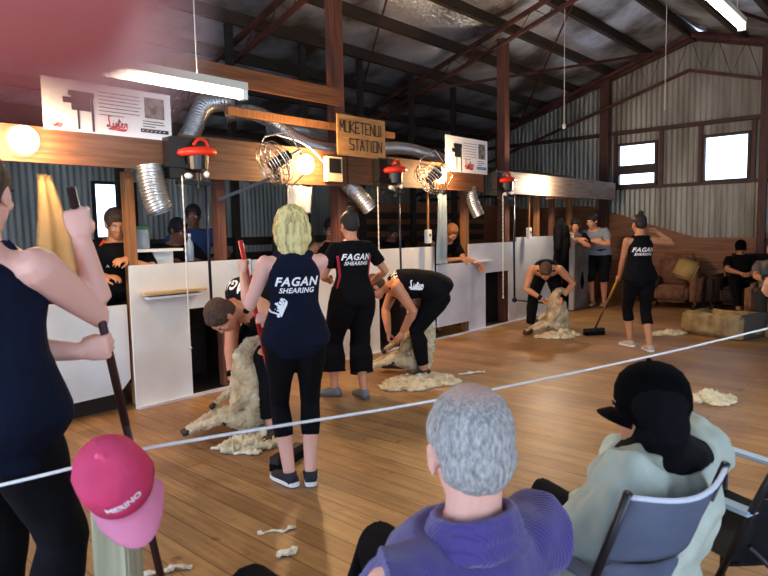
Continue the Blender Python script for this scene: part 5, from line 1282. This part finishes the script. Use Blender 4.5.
# ---- pink cap hung on the post
PINK = mat('pink_cotton', 'F4628F', .85, col2='EE4F80', scale=4, bump=.3, bscale=60); PINK2 = mat('faded_pink_peak', 'F6A3C2', .85)
t = thing('cap', (.632, 1.45, .93), 'bright pink peaked cap hanging on the pale post', 'cap')
vr, vu = V((.669, -.743, 0)), V((0, 0, 1)); toc = V((-.4, -.92, 0)).normalized()
u_ = (V((0,0,.85))+V((-.67,-.74,0))*.8+vr*-.1).normalized(); f_ = (V((0,0,-.7))+V((-.67,-.74,0))*.5+vr*.5); f_ = (f_-u_*f_.dot(u_)).normalized(); r_ = f_.cross(u_).normalized()
cc = V((0,0,.012))+toc*.02
def dent(v):
    p = v.co-cc; a_, b2, h = p.dot(r_), p.dot(f_), p.dot(u_)
    v.co -= u_*(max(0, h-.02)*.35*math.exp(-((a_-.02)**2+(b2-.03)**2)/.0022)) ; v.co += (r_*noise.noise(v.co*18)+f_*noise.noise(v.co*15+V((4,0,0))))*.008
cr = cap_parts(cc, r_, f_, u_, .98, PINK, PINK2, t, squash=dent, peak=.075)
wrap('cap_lettering', text_mesh('MERINO', .022, 0, 0, .001), cr, cc+f_*.09+u_*.015, -r_, (u_*.9-f_*.3).normalized(), mat('pale_stitching', 'F0DDE2', .7), t, off=.002)

# ---- the photographer's fingertip over a corner of the lens
cr_, cd_, cf_ = V((0.6690826, -0.7429258, -0.0197404)), V((-0.0803845, -0.0459377, -0.9957048)), V((0.738828, 0.6677956, -0.0904558))
def campt(u, v, d): return cf_*d + cr_*((u-384)/625*d) + cd_*((v-288)/625*d)
fo = V((0, 0, 1.5)); p0 = campt(26, -26, .031); ax = (campt(-300, -260, .05)-p0).normalized()
t = thing('finger', tuple(fo+p0), 'out-of-focus reddish fingertip over the top left corner of the lens', 'finger')
bm = BM(); limb(bm, [(ax*.0, .0068), (ax*.006, .0074), (ax*.018, .0078), (ax*.026, .0085), (ax*.034, .0082), (ax*.052, .0085)], 16)
me = solid(bm, .0012, 3); mobj('fingertip', me, mat('finger_skin', 'A04C46', .7), t, True)
bm = BM(); n_ = (cf_-ax*cf_.dot(ax)).normalized(); s_ = ax.cross(n_); loft(bm, [(n_*.0062+ax*k, s_, n_, w_, .0012) for k, w_ in ((-.004,.002),(-.002,.0045),(.004,.0055),(.009,.005),(.011,.003))], 14); obj('nail', bm, mat('finger_nail', 'D8A79C', .3), t, True)
# ================================================================== camera and light
F = 625.0
r = M(((0.6690826186996318, -0.7429258150843816, -0.019740380828403375), (-0.08038448422539747, -0.045937654060980423, -0.9957048089846662), (0.7388279800128443, 0.6677956013785812, -0.0904557943393296)))
right, down, fwd = r[0], r[1], r[2]
cam = bpy.data.cameras.new('camera'); co = bpy.data.objects.new('camera', cam); COL.objects.link(co)
rot = M((right, -down, -fwd)).transposed()
co.matrix_world = M.Translation((0, 0, 1.5)) @ rot.to_4x4()
cam.sensor_width = 36; cam.lens = F/768*36; cam.clip_start = .005
cam.dof.use_dof = True; cam.dof.focus_distance = 6.0; cam.dof.aperture_fstop = 5.6
SC.camera = co

def lamp(name, kind, loc, col, w, size=None, rot=None, spot=None, radius=.03):
    l = bpy.data.lights.new(name, kind); l.color = col; l.energy = w
    if kind == 'AREA':
        l.shape = 'RECTANGLE'; l.size, l.size_y = size
    else: l.shadow_soft_size = radius
    o = bpy.data.objects.new(name, l); o.location = loc
    if rot is not None: o.rotation_euler = rot
    COL.objects.link(o); return o
WARM = (1, .60, .28)
for x, w in ((1.66, 60), (4.3, 75), (6.6, 60), (9.38, 70)):
    lamp('flood_light', 'POINT', (x, 4.83, 2.2), WARM if x < 9 else (1, .8, .6), w, radius=.05)
lamp('tube_light', 'AREA', (1.97, 3.4, 2.47), (1, .97, .85), 100, (1.0, .05), (0, 0, 0))
lamp('tube_light', 'AREA', (4.4, .75, 3.2), (.93, .97, 1), 60, (1.45, .08), (0, 0, 0))

w = bpy.data.worlds.new('sky'); SC.world = w; w.use_nodes = True; bg = w.node_tree.nodes['Background']
bg.inputs[0].default_value = (.58, .73, 1, 1); bg.inputs[1].default_value = 5.2
SC.view_settings.view_transform = 'Standard'; SC.view_settings.look = 'None'; SC.view_settings.gamma = 1; SC.view_settings.use_curve_mapping = False
SC.view_settings.exposure = .15
SC.cycles.use_denoising = True
try: SC.cycles.denoiser = 'OPENIMAGEDENOISE'
except Exception: pass
SC.cycles.max_bounces = 6; SC.cycles.diffuse_bounces = 4; SC.cycles.glossy_bounces = 3; SC.cycles.transmission_bounces = 4; SC.cycles.sample_clamp_indirect = 6
